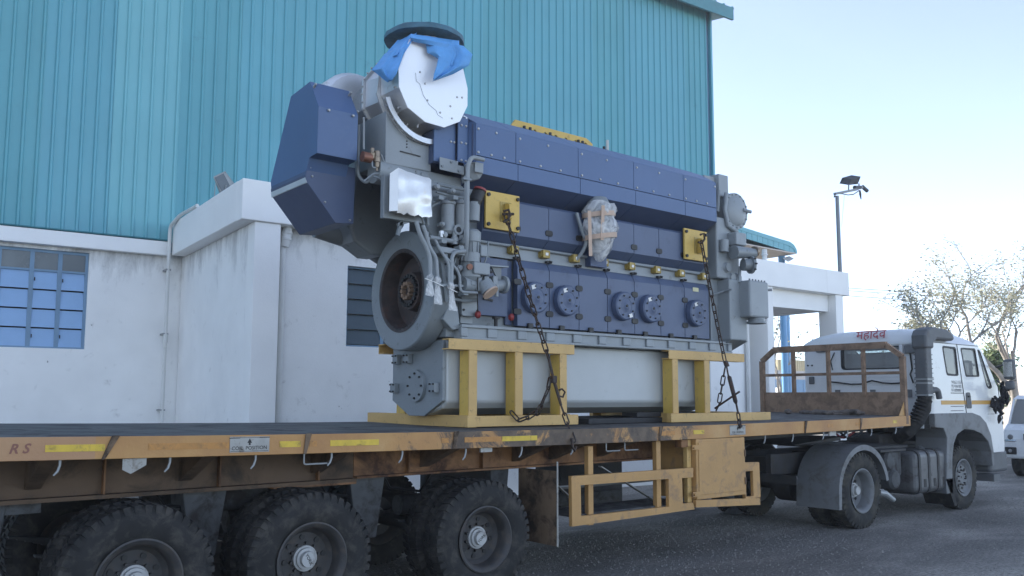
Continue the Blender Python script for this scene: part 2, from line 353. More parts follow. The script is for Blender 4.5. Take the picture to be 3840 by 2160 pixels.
g = MB().add([(-400,-400,0),(600,-400,0),(600,600,0),(-400,600,0)], [(0,1,2,3)]).build('ground', M['ground']); tag(g, 'dark gravelly tarmac yard', 'ground', kind='structure')
# loose stones on the yard
sb = MB(); rs = random.Random(3)
for i in range(24000):
    if i < 20000: x = rs.uniform(3, 17); y = rs.uniform(1.5, 8.6)
    else: x = rs.uniform(16, 30); y = rs.uniform(1, 9)
    s_ = rs.choice((.006, .008, .011, .015)) * rs.uniform(.7, 1.3); a = rs.uniform(0, 6.28)
    c, s2 = math.cos(a)*s_, math.sin(a)*s_; k = rs.uniform(.6, 1)
    sb.add([(x+c, y+s2, -.002), (x-s2*k, y+c*k, -.002), (x-c, y-s2, -.002), (x+s2, y-c, -.002), (x+c*.3, y+s2*.3, s_*rs.uniform(.5, 1))], [(0,1,4),(1,2,4),(2,3,4),(3,0,4)])
M['stone'] = pm('stone', (.20, .19, .175), .95, var=.45, scale=40)
tag(sb.build('loose_gravel', M['stone']), 'loose gravel strewn over the dark yard', 'gravel', kind='stuff')

# ---------------------------------------------------------------- warehouse
W = thing('warehouse', 'tall warehouse clad in teal corrugated sheets above a white plastered wall', 'building', (8, 17, 0), frame='b')
PITCH = .232; SH = 5*PITCH; U0 = 2.78 - 9*SH; ZE = 13.25
def sheet(u0, n, D, z0, z1, mt, name='cladding_sheet', lap=.008):
    pr = []
    for i in range(n):
        a = u0+i*PITCH
        pr += [(a, D), (a+.16, D), (a+.178, D-.034), (a+.208, D-.034), (a+.226, D)]
    pr += [(u0+n*PITCH+lap, D)]
    b = MB(); vs = [(x, d, z) for z in (z0, z1) for x, d in pr]; k = len(pr)
    b.add(vs, [(i, i+1, k+i+1, k+i) for i in range(k-1)])
    o = b.build(name, mt, W); return o
i = 0; u = U0
while u < 18.9:
    n = 5 if u+SH < 18.98 else max(1, int((18.98-u)/PITCH))
    sheet(u, n, 16.98 - (.004 if i % 2 else 0), 4.66, ZE, M['teal_light'] if i == 9 else M['teal_b' if i % 3 == 1 else 'teal']); u += n*PITCH; i += 1
    if n < 5: break
MB().box(18.95, 19.02, 16.95, 17.05, 4.6, ZE).build('corner_flashing', M['teal'], W)
MB().box(-45, 19.0, 17.06, 17.2, 4.5, ZE).build('sun_block_backing', M['win_frame'], W)  # solid backing, lengthened far out of view to block the sun
MB().box(18.9, 19.0, 17.2, 42, 0, ZE).build('gable_wall', M['teal'], W)
b = MB().prism([(-45, 16.6, ZE-.10), (-45, 16.6, ZE+.10), (-45, 29, ZE+2.2), (-45, 29, ZE+2.0)], (19.55+45, 0, 0))
for k in range(40): u = 19.45-k*PITCH*1.6; b.prism([(u, 16.58, ZE+.10), (u+.05, 16.58, ZE+.17), (u+.11, 16.58, ZE+.17), (u+.16, 16.58, ZE+.10)], (0, 12.4, 2.1))
b.build('roof', M['teal_trim'], W)
MB().box(U0, 19.5, 16.52, 16.59, ZE-.28, ZE+.09).build('eave_gutter', M['teal_trim'], W)
wl = [(-45, 0), (19, 0), (19, 4.45), (-45, 4.45)]
w0, w1 = .16, 2.515
MB().plate([wl, [(w0, 2.6), (w1, 2.6), (w1, 4.34), (w0, 4.34)]], lambda a, b: (a, 17.02, b), (0, .25, 0)).build('plaster_wall', M['white_wall'], W)
MB().box(-45, 3.86, 16.84, 17.0, 4.40, 4.66).build('plaster_band', M['white_band'], W, bevel=.012)
b = MB().prism([(-4, 16.83, 4.672), (-4, 16.97, 4.672), (-4, 16.97, 4.70), (-4, 16.82, 4.695)], (7.86, 0, 0)); b.build('drip_flashing', M['teal_trim'], W)
wn = MB()
cols = [w0, .64, 1.12, 1.62, 2.06, w1]
for c in cols[1:-1]: wn.box(c-.035, c+.035, 17.08, 17.14, 2.6, 4.34)
for a, c in ((w0, w0+.05), (w1-.05, w1)): wn.box(a, c, 17.08, 17.14, 2.6, 4.34)
rows = [2.6, 2.955, 3.29, 3.63, 3.97, 4.34]
wn.box(w0, w1, 17.082, 17.138, 2.6, 2.63); wn.box(w0, w1, 17.082, 17.138, 3.955, 3.99); wn.box(w0, w1, 17.082, 17.138, 4.29, 4.34)
win = wn.build('window', M['win_frame'], W)
for i in range(len(cols)-1):
    for j in range(5):
        a, c = cols[i]+(.035 if i else .05), cols[i+1]-(.035 if i < len(cols)-2 else .05)
        z0, z1 = rows[j]+.012, rows[j+1]-.012
        t = 0 if j == 4 else .018
        MB().hexa([(a, 17.10-t, z0), (c, 17.10-t, z0), (c, 17.115-t, z0), (a, 17.115-t, z0), (a, 17.10+t, z1), (c, 17.10+t, z1), (c, 17.115+t, z1), (a, 17.115+t, z1)]).build('pane', M['win_dark'] if j == 4 else M['win_blue'], win)
for c in (1.62, 2.06):
    for z in (2.78, 3.78): MB().box(c+.045, c+.06, 17.06, 17.075, z, z+.06).build('hinge', M['dark_bolt'], win)
MB().box(-4, 4.1, 17.4, 17.5, 0, 4.6).build('dark_backing', M['interior'], W)  # added dark backing, blocks light shining between the panes
# white rainwater pipe in the corner
pts = fillet([(3.82, 16.75, .05), (3.82, 16.75, 4.94), (3.86, 16.2, 5.06), (3.9, 15.2, 5.06)], .12)
pb = MB().tube(pts, .034, 10); pb.lathe((3.82, 16.75, 2.75), (0,0,1), [(0, .045), (.16, .045)], 12); pb.cyl((3.80, 16.72, 2.68), (3.80, 16.64, 2.68), .025, n=8)
pr_ = pb.build('rainwater_pipe', M['pvc'], W, smooth=True)
for z in (1.5, 2.9, 4.1): MB().box(3.775, 3.865, 16.72, 17.0, z, z+.03).build('pipe_clip', M['galv'], pr_)

# ---------------------------------------------------------------- annex with portico
A = thing('annex', 'flat roofed white annex with a deep fascia and an open portico at its end', 'building', (11, 14.5, 0), frame='b')
MB().hexa([(3.88,12.62,4.39),(18.92,12.62,4.27),(18.92,12.9,4.27),(3.88,12.9,4.39),(3.88,12.62,5.01),(18.92,12.62,4.845),(18.92,12.9,4.845),(3.88,12.9,5.01)]).build('fascia', M['white_band'], A, bevel=.015)
MB().box(3.882, 4.25, 12.902, 16.82, 4.40, 5.02).build('side_fascia', M['white_band'], A, bevel=.015)
MB().box(18.6, 18.918, 12.902, 16.9, 4.28, 4.84).build('end_fascia', M['white_band'], A)
MB().box(4.26, 18.59, 12.91, 16.95, 4.46, 4.60).build('roof_slab', M['white_wall'], A)
MB().box(4.12, 4.34, 13.0, 17.0, 0, 4.395).build('side_wall', M['white_wall'], A)
MB().box(4.10, 4.50, 12.67, 12.995, 0, 4.385).build('pillar', M['white_band'], A, bevel=.01)
MB().plate([[(4.36, 0), (15.45, 0), (15.45, 4.45), (4.36, 4.45)], [(5.75, 2.58), (7.1, 2.58), (7.1, 3.9), (5.75, 3.9)], [(9.2, 2.58), (10.5, 2.58), (10.5, 3.9), (9.2, 3.9)]], lambda a, b: (a, 12.99, b), (0, .2, 0)).build('front_wall', M['white_wall'], A)
for u in (5.75, 9.2):
    f = MB()
    for a, c in ((u, u+.04), (u+.64, u+.7), (u+1.3, u+1.345)): f.box(a, c, 13.06, 13.11, 2.58, 3.9)
    f.box(u, u+1.345, 13.062, 13.108, 2.58, 2.61).box(u, u+1.345, 13.062, 13.108, 3.87, 3.9)
    wf = f.build('window', M['win_frame'], A)
    for k in range(5):
        for a, c in ((u+.045, u+.635), (u+.705, u+1.295)):
            z = 2.62+k*.25
            MB().hexa([(a,13.05,z),(c,13.05,z),(c,13.065,z),(a,13.065,z),(a,13.10,z+.24),(c,13.10,z+.24),(c,13.115,z+.24),(a,13.115,z+.24)]).build('pane', M['louver'], wf)
MB().box(15.84, 16.06, 12.67, 13.2, 0, 4.29).build('column', M['white_band'], A, bevel=.012)
MB().box(15.3, 15.84, 13.22, 13.4, 0, 4.45).build('return_wall', M['white_wall'], A)
q = PX(3074, 1300, 1); d = ray(3074, 1300); DP = 18.42/d.dot(BX)*d.dot(BN)          # how far back the end pier reaches
MB().box(18.42, 18.72, 12.67, DP, 0, 4.28).build('column', M['white_band'], A, bevel=.012)
d = ray(3107, 1169); t_ = 18.42/d.dot(BX); DI = t_*d.dot(BN); ZI = 1.77+t_*d.z
MB().box(15.85, 18.415, DI, DI+.3, ZI, 4.455).build('inner_beam', M['white_band'], A)
MB().box(15.85, 18.38, DI+.302, DI+3.4, ZI+.0, ZI+.14).build('inner_slab', M['white_wall'], A)
b = MB().cyl((15.45, 12.93, 0), (15.45, 12.93, 4.3), .05, n=12); b.build('rainwater_pipe', M['pvc'], A, smooth=True)
b = MB().cyl((4.62, 12.9, 0), (4.62, 12.9, 4.1), .045, n=12); b.lathe((4.64, 12.86, 4.08), (.1,-.1,1), [(0,.06),(.1,.075),(.11,.085),(.14,.085),(.15,.075),(.2,.075),(.21,.085),(.24,.085),(.25,.07),(.32,.07)], 14)
b.build('rainwater_outlet', M['pvc'], A, smooth=True)
p = PB(2868, 1000, 12.8); b = MB().lathe((p.x, 12.8, 4.86), (0,0,1), [(0,.055),(.16,.055),(.165,.075),(.19,.075),(.2,.06),(.3,.06),(.31,.02)], 12); b.build('vent_pipe', M['pvc'], A, smooth=True)
p = PB(2895, 1090, 12.55); MB().tube([(15.6,13.2,p.z),(15.6,12.7,p.z),(15.75,12.45,p.z)], .03, 8).build('spout', M['galv'], A, smooth=True)

# floodlight on the annex roof edge
d = ray(838, 720); t_ = 4.05/d.dot(BX); p = V((4.05, t_*d.dot(BN), 5.02))
F1 = thing('floodlight', 'grey floodlight tipped up on the edge of the annex roof', 'floodlight', p, frame='b')
k = p.y/FPX                                    # metres per photo pixel at that distance
def fl(a, b_, c=0): return V((4.05+(a-838)*k*1.55, p.y+c, 5.0+(726-b_)*k*1.5))
MB().hexa([fl(812,672), fl(842,728), fl(846,726,.22), fl(822,668,.2), fl(840,652), fl(868,705), fl(878,700,.22), fl(872,672,.2)]).build('housing', M['lamp_grey'], F1, bevel=.01)
MB().hexa([fl(816,674,-.012), fl(842,722,-.012), fl(842,722,-.004), fl(816,674,-.004), fl(836,660,-.012), fl(862,706,-.012), fl(862,706,-.004), fl(836,660,-.004)]).build('front_glass', M['win_dark'], F1)
for a in (815, 840): MB().bar(fl(a,735,-.03), fl(a+2,690,-.03), .025, .008).build('bracket', M['galv'], F1)
MB().cyl(fl(868,682,.1), fl(880,680,.1), .02, n=8).build('knob', M['dark_bolt'], F1)

# mast with floodlight and cameras on the portico roof
ML = thing('lamp_mast', 'slim leaning steel mast with a floodlight and cameras above the portico', 'lamp mast', (18.8, 12.78, 4.85), frame='b')
def pm_(x, y): return PB(x, y, 12.78)
MB().tube([V((18.8,12.78,4.6)), pm_(3139, 735)], [.052, .045], 12).build('pole', M['pole'], ML, smooth=True)
MB().bar(pm_(3130, 727), pm_(3215, 710), .07, .06).bar(pm_(3205, 712), pm_(3235, 702), .06, .05).build('arm', M['pole'], ML)
a, b_, c, d_ = pm_(3183, 694), pm_(3217, 690), pm_(3228, 662), pm_(3193, 672)
MB().prism([a, b_, c, d_], (.02, .28, .10)).build('lamp_head', M['chassis_grey'], ML)
MB().bar(pm_(3182, 712), pm_(3183, 692), .03, .015).build('lamp_bracket', M['pole'], ML); MB().bar(pm_(3222, 706), pm_(3221, 688), .03, .015).build('lamp_bracket', M['pole'], ML)
MB().cyl(pm_(3234, 700), pm_(3252, 716), .05, n=10).build('camera', M['plastic_grey'], ML, smooth=True)
MB().cyl(pm_(3204, 703), pm_(3226, 703), .05, n=10).build('camera', M['plastic_grey'], ML, smooth=True)
MB().tube([pm_(3134,734), pm_(3128,740), pm_(3129,732), pm_(3140,726), pm_(3160,727), pm_(3180,731), pm_(3200,729), pm_(3222,715)], .012, 6).build('cable', M['black'], ML, smooth=True)
MB().tube([pm_(3224,713), pm_(3226,728), pm_(3229,748)], [.02,.03,.01], 6).build('cable_end', M['black'], ML, smooth=True)
MB().tube([pm_(3167,728), pm_(3163,770), pm_(3156,850)], .004, 5).build('wire', M['galv'], ML)

# teal canopy shed beyond the annex
DS = 26.0; p0, p1 = PB(2600, 793, DS), PB(2958, 905, DS)
S = thing('canopy_shed', 'teal canopy roof on blue steel columns beyond the white portico', 'shed', (p1.x-2, DS+3, 0), frame='b')
prof = [PB(2600,793,DS), PB(2930,897,DS), PB(2962,906,DS), PB(2978,918,DS), PB(2988,936,DS), PB(2990,950,DS), PB(2986,952,DS), PB(2978,934,DS), PB(2960,922,DS), PB(2930,912,DS), PB(2600,806,DS)]
MB().prism(prof, (0, 7, 0)).build('roof', M['teal'], S, smooth=True)
for k in range(17):
    x0 = 2640+k*20; a = PB(x0, 808+(x0-2600)*.315, DS+.02); c = PB(x0+19, 808+(x0+19-2600)*.315, DS+.02)
    MB().hexa([a, c, c+V((0,.05,0)), a+V((0,.05,0))] + [q - V((0,0,.30)) for q in (a, c, c+V((0,.05,0)), a+V((0,.05,0)))]).build('fascia_sheet', M['teal'], S)
a = PB(2600, 880, DS); c = PB(2985, 953, DS); MB().hexa([a, c, c+V((0,7,0)), a+V((0,7,0)), a+V((0,0,.06)), c+V((0,0,.06)), c+V((0,7,.06)), a+V((0,7,.06))]).build('soffit', M['wall_far'], S)
for px in (2930, 2700): q = PB(px, 940, DS+.8); MB().cyl((q.x, DS+.8, 0), (q.x, DS+.8, q.z+.25), .16, n=14).build('column', M['blue_col'], S, smooth=True)
q = PB(2950, 1200, DS+3.2); MB().cyl((q.x, DS+3.2, 0), (q.x, DS+3.2, 6.6), .16, n=14).build('column', M['blue_col'], S, smooth=True)
a = PB(2955, 975, DS+.3); MB().hexa([PB(2935,970,DS), PB(2955,982,DS), PB(2957,982,DS+.6), PB(2942,966,DS+.6), PB(2937,967,DS), PB(2955,978,DS), PB(2978,970,DS+.6), PB(2960,960,DS+.6)]).build('floodlight', M['lamp_grey'], S)

# far boundary: pale wall, blue sheet fence, tan store
def far(px, py, D=60): return PB(px, py, D)
FW = thing('boundary_wall', 'pale far boundary wall seen through the portico', 'wall', (far(2980,1488).x, 60, 0), frame='b')
a, c = far(2500, 1376), far(4300, 1376); MB().box(a.x, c.x, 60, 60.3, 0, a.z).build('wall', M['wall_far'], FW)
FF = thing('sheet_fence', 'blue sheet fence in front of the pale boundary wall', 'fence', (far(2980,1488,52).x, 52, 0), frame='b')
a, c = far(2880, 1421, 52), far(3075, 1421, 52)
for k in range(12): x = a.x+(c.x-a.x)*k/12; MB().box(x, x+(c.x-a.x)/12-.02, 52+(k % 2)*.03, 52.06+(k % 2)*.03, 0, a.z).build('panel', M['blue_fence'], FF)
SB = thing('store_shed', 'small tan corrugated store standing behind the boundary wall', 'shed', (far(2975,1400,64).x, 66, 0), frame='b')
a, c = far(2914, 1347, 64), far(3030, 1347, 64); MB().box(a.x, c.x, 64, 68, 0, a.z).build('wall', M['tan'], SB)
for k in range(14): x = a.x+(c.x-a.x)*k/14; MB().box(x, x+.12, 63.92, 64.0, 2, a.z-.05).build('rib', M['tan'], SB)
cr = thing('parked_car', 'white car roof just showing behind the trailer headboard', 'car', (far(2955,1488,46).x, 46, 0), frame='b')
x0, x1, zz = far(2918,1470,46).x, far(2996,1470,46).x, far(2955,1453,46).z
MB().prism([(x0-1.3,46,.5),(x0-1.3,46,.95),(x0-.2,46,1.0),(x0+.25,46,zz-.05),(x0+.5,46,zz),(x1-.5,46,zz-.02),(x1+.1,46,1.05),(x1+.8,46,.95),(x1+.85,46,.5)], (0,1.6,0)).build('body', M['car_white'], cr, bevel=.05)
for x in (x0-.6, x1+.1): MB().lathe((x, 45.98, .32), (0,1,0), [(0,.2),(0,.32),(.2,.32),(.2,.2)], 16).build('wheel', M['rubber'], cr)

# overhead wires
for k, (ya, yb) in enumerate(((1078, 1088), (1088, 1099), (1107, 1121))):
    a, c = PB(3120, ya-2, 40), PB(3900, yb+12, 40)
    o = MB().tube([BX*(a.x+(c.x-a.x)*t)+BN*40+V((0,0,a.z+(c.z-a.z)*t-.25*math.sin(math.pi*t))) for t in [j/8 for j in range(9)]], .03, 5).build('overhead_wire', M['galv'])
    tag(o, ('topmost', 'middle', 'lowest')[k] + ' of three thin wires strung across the pale sky', 'wire', 'overhead wires')

# ---------------------------------------------------------------- trees at the right
def tree(name, label, base, h, lean, spread, seed, nleaf, leafmat, lsz=.09, thick=.13, group=None, levels=5, up=.55):
    r = random.Random(seed); T = thing(name, label, 'tree', base, group=group); tb = MB(); tips = []
    def grow(p, d, L, rad, lv):
        n = 4; pts = [p]; rr = [rad]; q = V(p); dd = V(d)
        for i in range(n):
            dd = (dd + V((r.gauss(0,.16), r.gauss(0,.16), r.gauss(.03,.12)))).normalized(); q = q + dd*(L/n); pts.append(V(q)); rr.append(rad*(1-.36*(i+1)/n))
        tb.tube(pts, rr, 7 if lv > 2 else 4, caps=False)
        if lv <= 2: tips.extend(pts[1:])
        if lv == 0: return
        for k in range(r.choice((2, 3, 3))):
            a = r.uniform(0, 6.28); s_ = spread*r.uniform(.6, 1.3)
            nd = (dd + V((math.cos(a)*s_, math.sin(a)*s_, r.uniform(-.1, .35)*up))).normalized()
            grow(pts[r.choice((2,3,4,4))], nd, L*r.uniform(.62, .86), rr[-1]*r.uniform(.75, .95), lv-1)
    grow(V(base), V((lean[0], lean[1], 1)).normalized(), h*.30, thick, levels)
    tb.build('trunk', M['bark'], T, smooth=True, ang=80)
    lb = MB()
    for i in range(nleaf):
        p_ = r.choice(tips) + V((r.gauss(0,.16), r.gauss(0,.16), r.gauss(0,.14))); a = V((r.gauss(0,1), r.gauss(0,1), r.gauss(0,.6))).normalized(); c_ = a.orthogonal().normalized()
        s_ = lsz*r.uniform(.6, 1.3); lb.add([p_, p_+a*s_*.5+c_*s_*.28, p_+a*s_, p_+a*s_*.5-c_*s_*.28], [(0,1,2,3)])
    lb.build('crown', leafmat, T); return T
def gp(px, depth): d = ray(px, 1488); q = CAM + d*depth; return V((q.x, q.y, 0))
tree('tree', 'sparse tree with thin bare branches right behind the truck cab roof', gp(3690, 27), 6.3, (-.12, 0), .62, 11, 3000, M['leaf'], .10, thick=.16)
tree('tree', 'tallest sparse tree with small leaves at the right edge of the view', gp(3800, 30), 8.8, (.0, 0), .55, 5, 4500, M['leaf'], .11, thick=.18)
tree('tree', 'leaning grey trunked tree beyond the wing mirror', gp(3830, 25), 6.8, (.3, -.2), .5, 23, 1500, M['leaf'], .12, thick=.2)
tree('tree', 'leafy low green tree whose foliage shows through the cab door window', gp(3655, 36), 4.2, (0, 0), .6, 31, 7000, M['leaf_green'], .2)
tree('tree', 'pale green bushy tree just over the cab roof left of the bare tree', gp(3445, 40), 6.0, (0, 0), .7, 42, 5200, M['leaf'], .18)
tree('tree', 'dark drooping twigs of a tree behind the blue column in the portico', gp(2918, 44), 8.0, (0, 0), .5, 57, 900, M['leaf'], .2)
RW = thing('yard_wall', 'pale low wall behind the trees at the far right', 'wall', gp(3900, 42))
c0, c1 = gp(3600, 46), gp(4150, 38); MB().bar(c0+V((0,0,1.5)), c1+V((0,0,1.7)), .3, 3.2).build('wall', M['wall_far'], RW)
# ================================================================ TRAILER
Y0, Y1 = 6.25, 8.75                              # near and far side of the trailer
def zb(x): return 1.306 + .0016*(x-6.8)**2       # underside of the side rail, the bed sags a little under the load
def zd(x): return zb(x) + .150
TX0, TX1 = .3, 12.62
T = thing('flatbed_trailer', 'long orange flatbed semitrailer with a worn side rail carrying the engine', 'trailer', (6.5, 7.5, 0))
def along(x0, x1, y0, y1, f0, f1, n=14):         # long member that follows the sag
    b = MB(); xs = [x0+(x1-x0)*i/n for i in range(n+1)]
    vs = [q for x in xs for q in ((x,y0,f0(x)),(x,y1,f0(x)),(x,y1,f1(x)),(x,y0,f1(x)))]; fs = []
    for i in range(n):
        for k in range(4): fs.append((i*4+k, i*4+(k+1) % 4, (i+1)*4+(k+1) % 4, (i+1)*4+k))
    fs += [(3,2,1,0), tuple(range(n*4, n*4+4))]; return b.add(vs, fs)
along(TX0, TX1, Y0, Y0+.012, zb, zd).build('side_rail', M['rail'], T, bevel=.004)
along(TX0, TX1, Y0+.012, Y0+.075, zb, lambda x: zb(x)+.012).build('rail_flange', M['orange_dirty'], T)
along(TX0, TX1, Y1-.012, Y1, zb, zd).build('side_rail', M['rail'], T)
nd = 5
for i in range(nd):
    a, c = TX0+(TX1-.05-TX0)*i/nd, TX0+(TX1-.05-TX0)*(i+1)/nd
    b = MB(); n = 4; xs = [a+.003+(c-a-.006)*k/n for k in range(n+1)]; ys = (Y0+.013, 7.5, Y1-.013); zo = (-.002, .012, .024)
    vs = [(x, y, zd(x)+o-dz) for dz in (0, .008) for x in xs for y, o in zip(ys, zo)]; m_ = len(xs)*3; fs = []
    for k in range(n):
        for j in range(2): q = k*3+j; fs += [(q, q+1, q+4, q+3), (m_+q+3, m_+q+4, m_+q+1, m_+q)]
    for k in range(n): fs += [(k*3, k*3+3, m_+k*3+3, m_+k*3), (k*3+5, k*3+2, m_+k*3+2, m_+k*3+5)]
    fs += [(2, 1, m_+1, m_+2), (1, 0, m_, m_+1), (n*3, n*3+1, m_+n*3+1, m_+n*3), (n*3+1, n*3+2, m_+n*3+2, m_+n*3+1)]
    b.add(vs, fs).build('deck_plate', M['deck'], T)
# main beams, cross members, outriggers
for y in (6.86, 8.06):
    s_ = -1 if y < 7.5 else 1
    along(TX0+.1, 3.76, y, y+.014, lambda x: 1.06, lambda x: zd(x)-.02).build('main_beam', M['beam_dark'], T)
    along(3.765, 8.5, y, y+.014, lambda x: 1.075, lambda x: zd(x)-.02).build('main_beam', M['orange_dirty'] if s_ < 0 else M['chassis'], T)
    along(TX0+.1, 3.76, y-.07, y+.084, lambda x: 1.03, lambda x: 1.058).build('beam_flange', M['beam_dark'], T)
    along(3.0, 3.76, y-.065, y+.08, lambda x: 1.012, lambda x: 1.029).build('beam_flange', M['orange_dirty'], T)
    along(3.765, 8.5, y-.07, y+.084, lambda x: 1.055, lambda x: 1.074).build('beam_flange', M['orange_dirty'], T)
    MB().prism([(8.502,y,1.055),(8.502,y,1.43),(12.5,y,1.48),(12.5,y,1.27),(9.4,y,1.22)], (0,.014,0)).build('neck_beam', M['chassis'], T)
    for x in (.9, 1.7, 2.55, 3.4, 4.3, 5.15):
        MB().box(x, x+.012, y-.06, y-.001, 1.06, 1.42).build('beam_stiffener', M['orange_dirty'], T)
for k, x in enumerate([.6+.58*i for i in range(21)]):
    MB().box(x, x+.05, Y0+.08, Y1-.08, zb(x)+.03, zd(x)-.025).build('cross_member', M['chassis'], T)
for x in (1.2, 2.25, 3.35, 4.45, 5.55, 6.05, 6.75, 8.1, 9.6, 10.9):
    zt = zb(x)-.001
    MB().prism([(x,Y0+.08,zt),(x,6.85,zt),(x,6.85,1.12 if x < 8.5 else 1.28)], (.10,0,0)).build('outrigger', M['beam_dark'] if x < 8.5 else M['chassis'], T)
MB().box(TX0-.02, TX0-.001, Y0, Y1, zb(TX0), zd(TX0)+.02).build('rear_rail', M['orange_dirty'], T)
for y in (6.45, 8.35): MB().box(TX0-.06, TX0-.021, y, y+.22, zb(TX0)+.02, zb(TX0)+.12).build('tail_lamp', M['red_cap'], T, bevel=.01)
# rope hooks
hk = MB().tube([(0,0,0),(0,0,-.035),(-.012,.0,-.075),(-.035,0,-.10)], [.0085,.0085,.0085,.006], 7)
hook0 = hk.build('rope_hook', M['galv'], T, smooth=True, raw=True); hook0.parent = T; first = True
for px in (228, 640, 960, 1245, 1510, 1748, 1958, 2150, 2870, 2975, 3090, 3180, 3270, 3362):
    x = P(px, 1690 if px < 2300 else 1620, Y0+.03).x; o = hook0 if first else hook0.copy()
    if not first: COL.objects.link(o)
    first = False; o.location = V((x, Y0+.035, zb(x))) - OFF[T.name]
for px in (1130, 2260, 2330):
    x = P(px, 1700, Y0+.1).x; z = zb(x)
    MB().tube(fillet([(x,Y0+.05,z),(x,Y0+.05,z-.085),(x+.2,Y0+.05,z-.085)], .02), .007, 6).build('hook_bar', M['galv'], T)
x = P(503, 1745, Y0+.02).x; z = zb(x); MB().prism([(x-.075,Y0+.02,z-.002),(x+.08,Y0+.02,z-.002),(x+.08,Y0+.02,z-.05),(x-.02,Y0+.02,z-.105),(x-.075,Y0+.02,z-.075)], (0,.006,0)).build('marker_bracket', M['sign_metal'], T)
x = P(1823, 1690, Y0+.03).x; MB().box(x-.06,x+.07,Y0+.03,Y0+.05,zb(x)-.04,zb(x)-.002).build('marker_bracket', M['sign_metal'], T)
x = P(3120, 1620, Y0+.03).x; MB().box(x-.06,x+.1,Y0+.03,Y0+.05,zb(x)-.06,zb(x)-.002).build('marker_bracket', M['sign_metal'], T)
# stake pockets and dents on the rail
for px in (412, 1150, 1706, 2475, 3020, 3228):
    x = P(px, 1670 if px < 2300 else 1610, Y0).x; z0, z1 = zb(x), zd(x); lean = .03 if px in (412,) else .006
    MB().hexa([(x-.022-lean,Y0-.010,z0-.002),(x+.002-lean,Y0-.010,z0-.002),(x+.002-lean,Y0-.001,z0-.002),(x-.022-lean,Y0-.001,z0-.002),(x-.02+lean,Y0-.018,z1+.006),(x+.03+lean,Y0-.018,z1+.006),(x+.03+lean,Y0-.001,z1+.006),(x-.02+lean,Y0-.001,z1+.006)]).build('stake_pocket', M['brown_plate'], T, bevel=.006)
# reflective tape, faded letters, plates
def onrail(pa, pb_, fa, fb, name, mt, y=.003):
    xa, xb = P(pa, 1670 if pa < 2300 else 1610, Y0).x, P(pb_, 1670 if pb_ < 2300 else 1610, Y0).x
    n = max(1, int((xb-xa)/.3))
    return along(xa, xb, Y0-y, Y0-.0005, lambda x: zb(x)+.15*fa, lambda x: zb(x)+.15*fb, n).build(name, mt, T)
for pa, pc, mt in ((170, 394, 'tape'), (556, 858, 'tape_faded'), (1048, 1128, 'tape'), (1160, 1188, 'tape_faded'), (1238, 1420, 'tape'), (1655, 1682, 'tape_faded'), (1742, 1880, 'tape_faded'), (1882, 2014, 'tape'), (2600, 2640, 'tape'), (2470, 2530, 'tape_faded'), (3105, 3125, 'tape_faded'), (3210, 3226, 'tape_faded'), (3350, 3364, 'tape')):
    onrail(pa, pc, .36, .66, 'reflective_tape', M[mt])
for px, y in ((935, 1672), (2765, 1612)):
    w_ = 74 if px < 2000 else 29; s_ = onrail(px-w_, px+w_, .16, .92, 'coil_position_plate', M['sign_metal'], .005)
    c = P(px, y, Y0); z = zb(c.x); sc = .15
    for fa in (.2, .86): onrail(px-w_+3, px+w_-3, fa, fa+.02, 'plate_border', M['print_black'], .0058)
    text('lettering', 'COIL  POSITION', .037 if px < 2000 else .030, (c.x, Y0-.0065, z+.15*.36), (1,0,0), (0,0,1), M['print_black'], T, depth=0, bold=.0004)
    a = c.x; MB().prism([(a-.018,Y0-.0065,z+.092),(a,Y0-.0065,z+.125),(a+.018,Y0-.0065,z+.092),(a+.007,Y0-.0065,z+.092),(a+.007,Y0-.0065,z+.076),(a-.007,Y0-.0065,z+.076),(a-.007,Y0-.0065,z+.092)], (0,.001,0)).build('arrow', M['print_black'], T)
    for sg in (-1, 1): MB().prism([(a+sg*.075,Y0-.0062,z+.127),(a+sg*.155,Y0-.0062,z+.127),(a+sg*.155,Y0-.0062,z+.133),(a+sg*.075,Y0-.0062,z+.133)], (0,.0006,0)).build('arrow', M['print_black'], T)
c = P(70, 1686, Y0); text('lettering', 'R S', .085, (c.x, Y0-.003, zb(c.x)+.075), (1,0,0), (0,0,1), M['pink_paint'], T, depth=0, shear=.3, bold=.002)
# headboard
HB = []
XH = 12.53
def hb(y, z): return (XH, y, z)
zf = zd(XH)
for y in (Y0+.035, Y1-.035):
    s_ = 1 if y < 7.5 else -1
    MB().bar((XH,y,zf-.12), (XH,y,2.38), .075, .07, (1,0,0)).bar((XH,y,2.38), (XH,y+s_*.24,2.56), .07, .07, (1,0,0)).build('headboard_post', M['rust'], T)
MB().bar((XH,Y0+.27,2.56), (XH,Y1-.27,2.56), .07, .10).build('headboard_top_bar', M['rust'], T)
MB().bar((XH,Y0+.07,2.14), (XH,Y1-.07,2.14), .04, .045).build('headboard_mid_bar', M['rust'], T)
for px in (2977, 3108, 3240):
    y = PX(px, 1400, XH).y; MB().bar((XH-.005,y,1.80), (XH-.005,y,2.51), .05, .055, (1,0,0)).build('headboard_bar', M['rust'], T)
MB().box(XH-.004, XH+.006, Y0+.07, Y1-.07, zf+.0, 1.855).build('headboard_plate', M['rust'], T)
MB().prism([(XH-.2,Y0+.02,zf),(XH-.04,Y0+.02,zf),(XH-.04,Y0+.02,zf+.2)], (0,.008,0)).build('headboard_gusset', M['orange'], T)
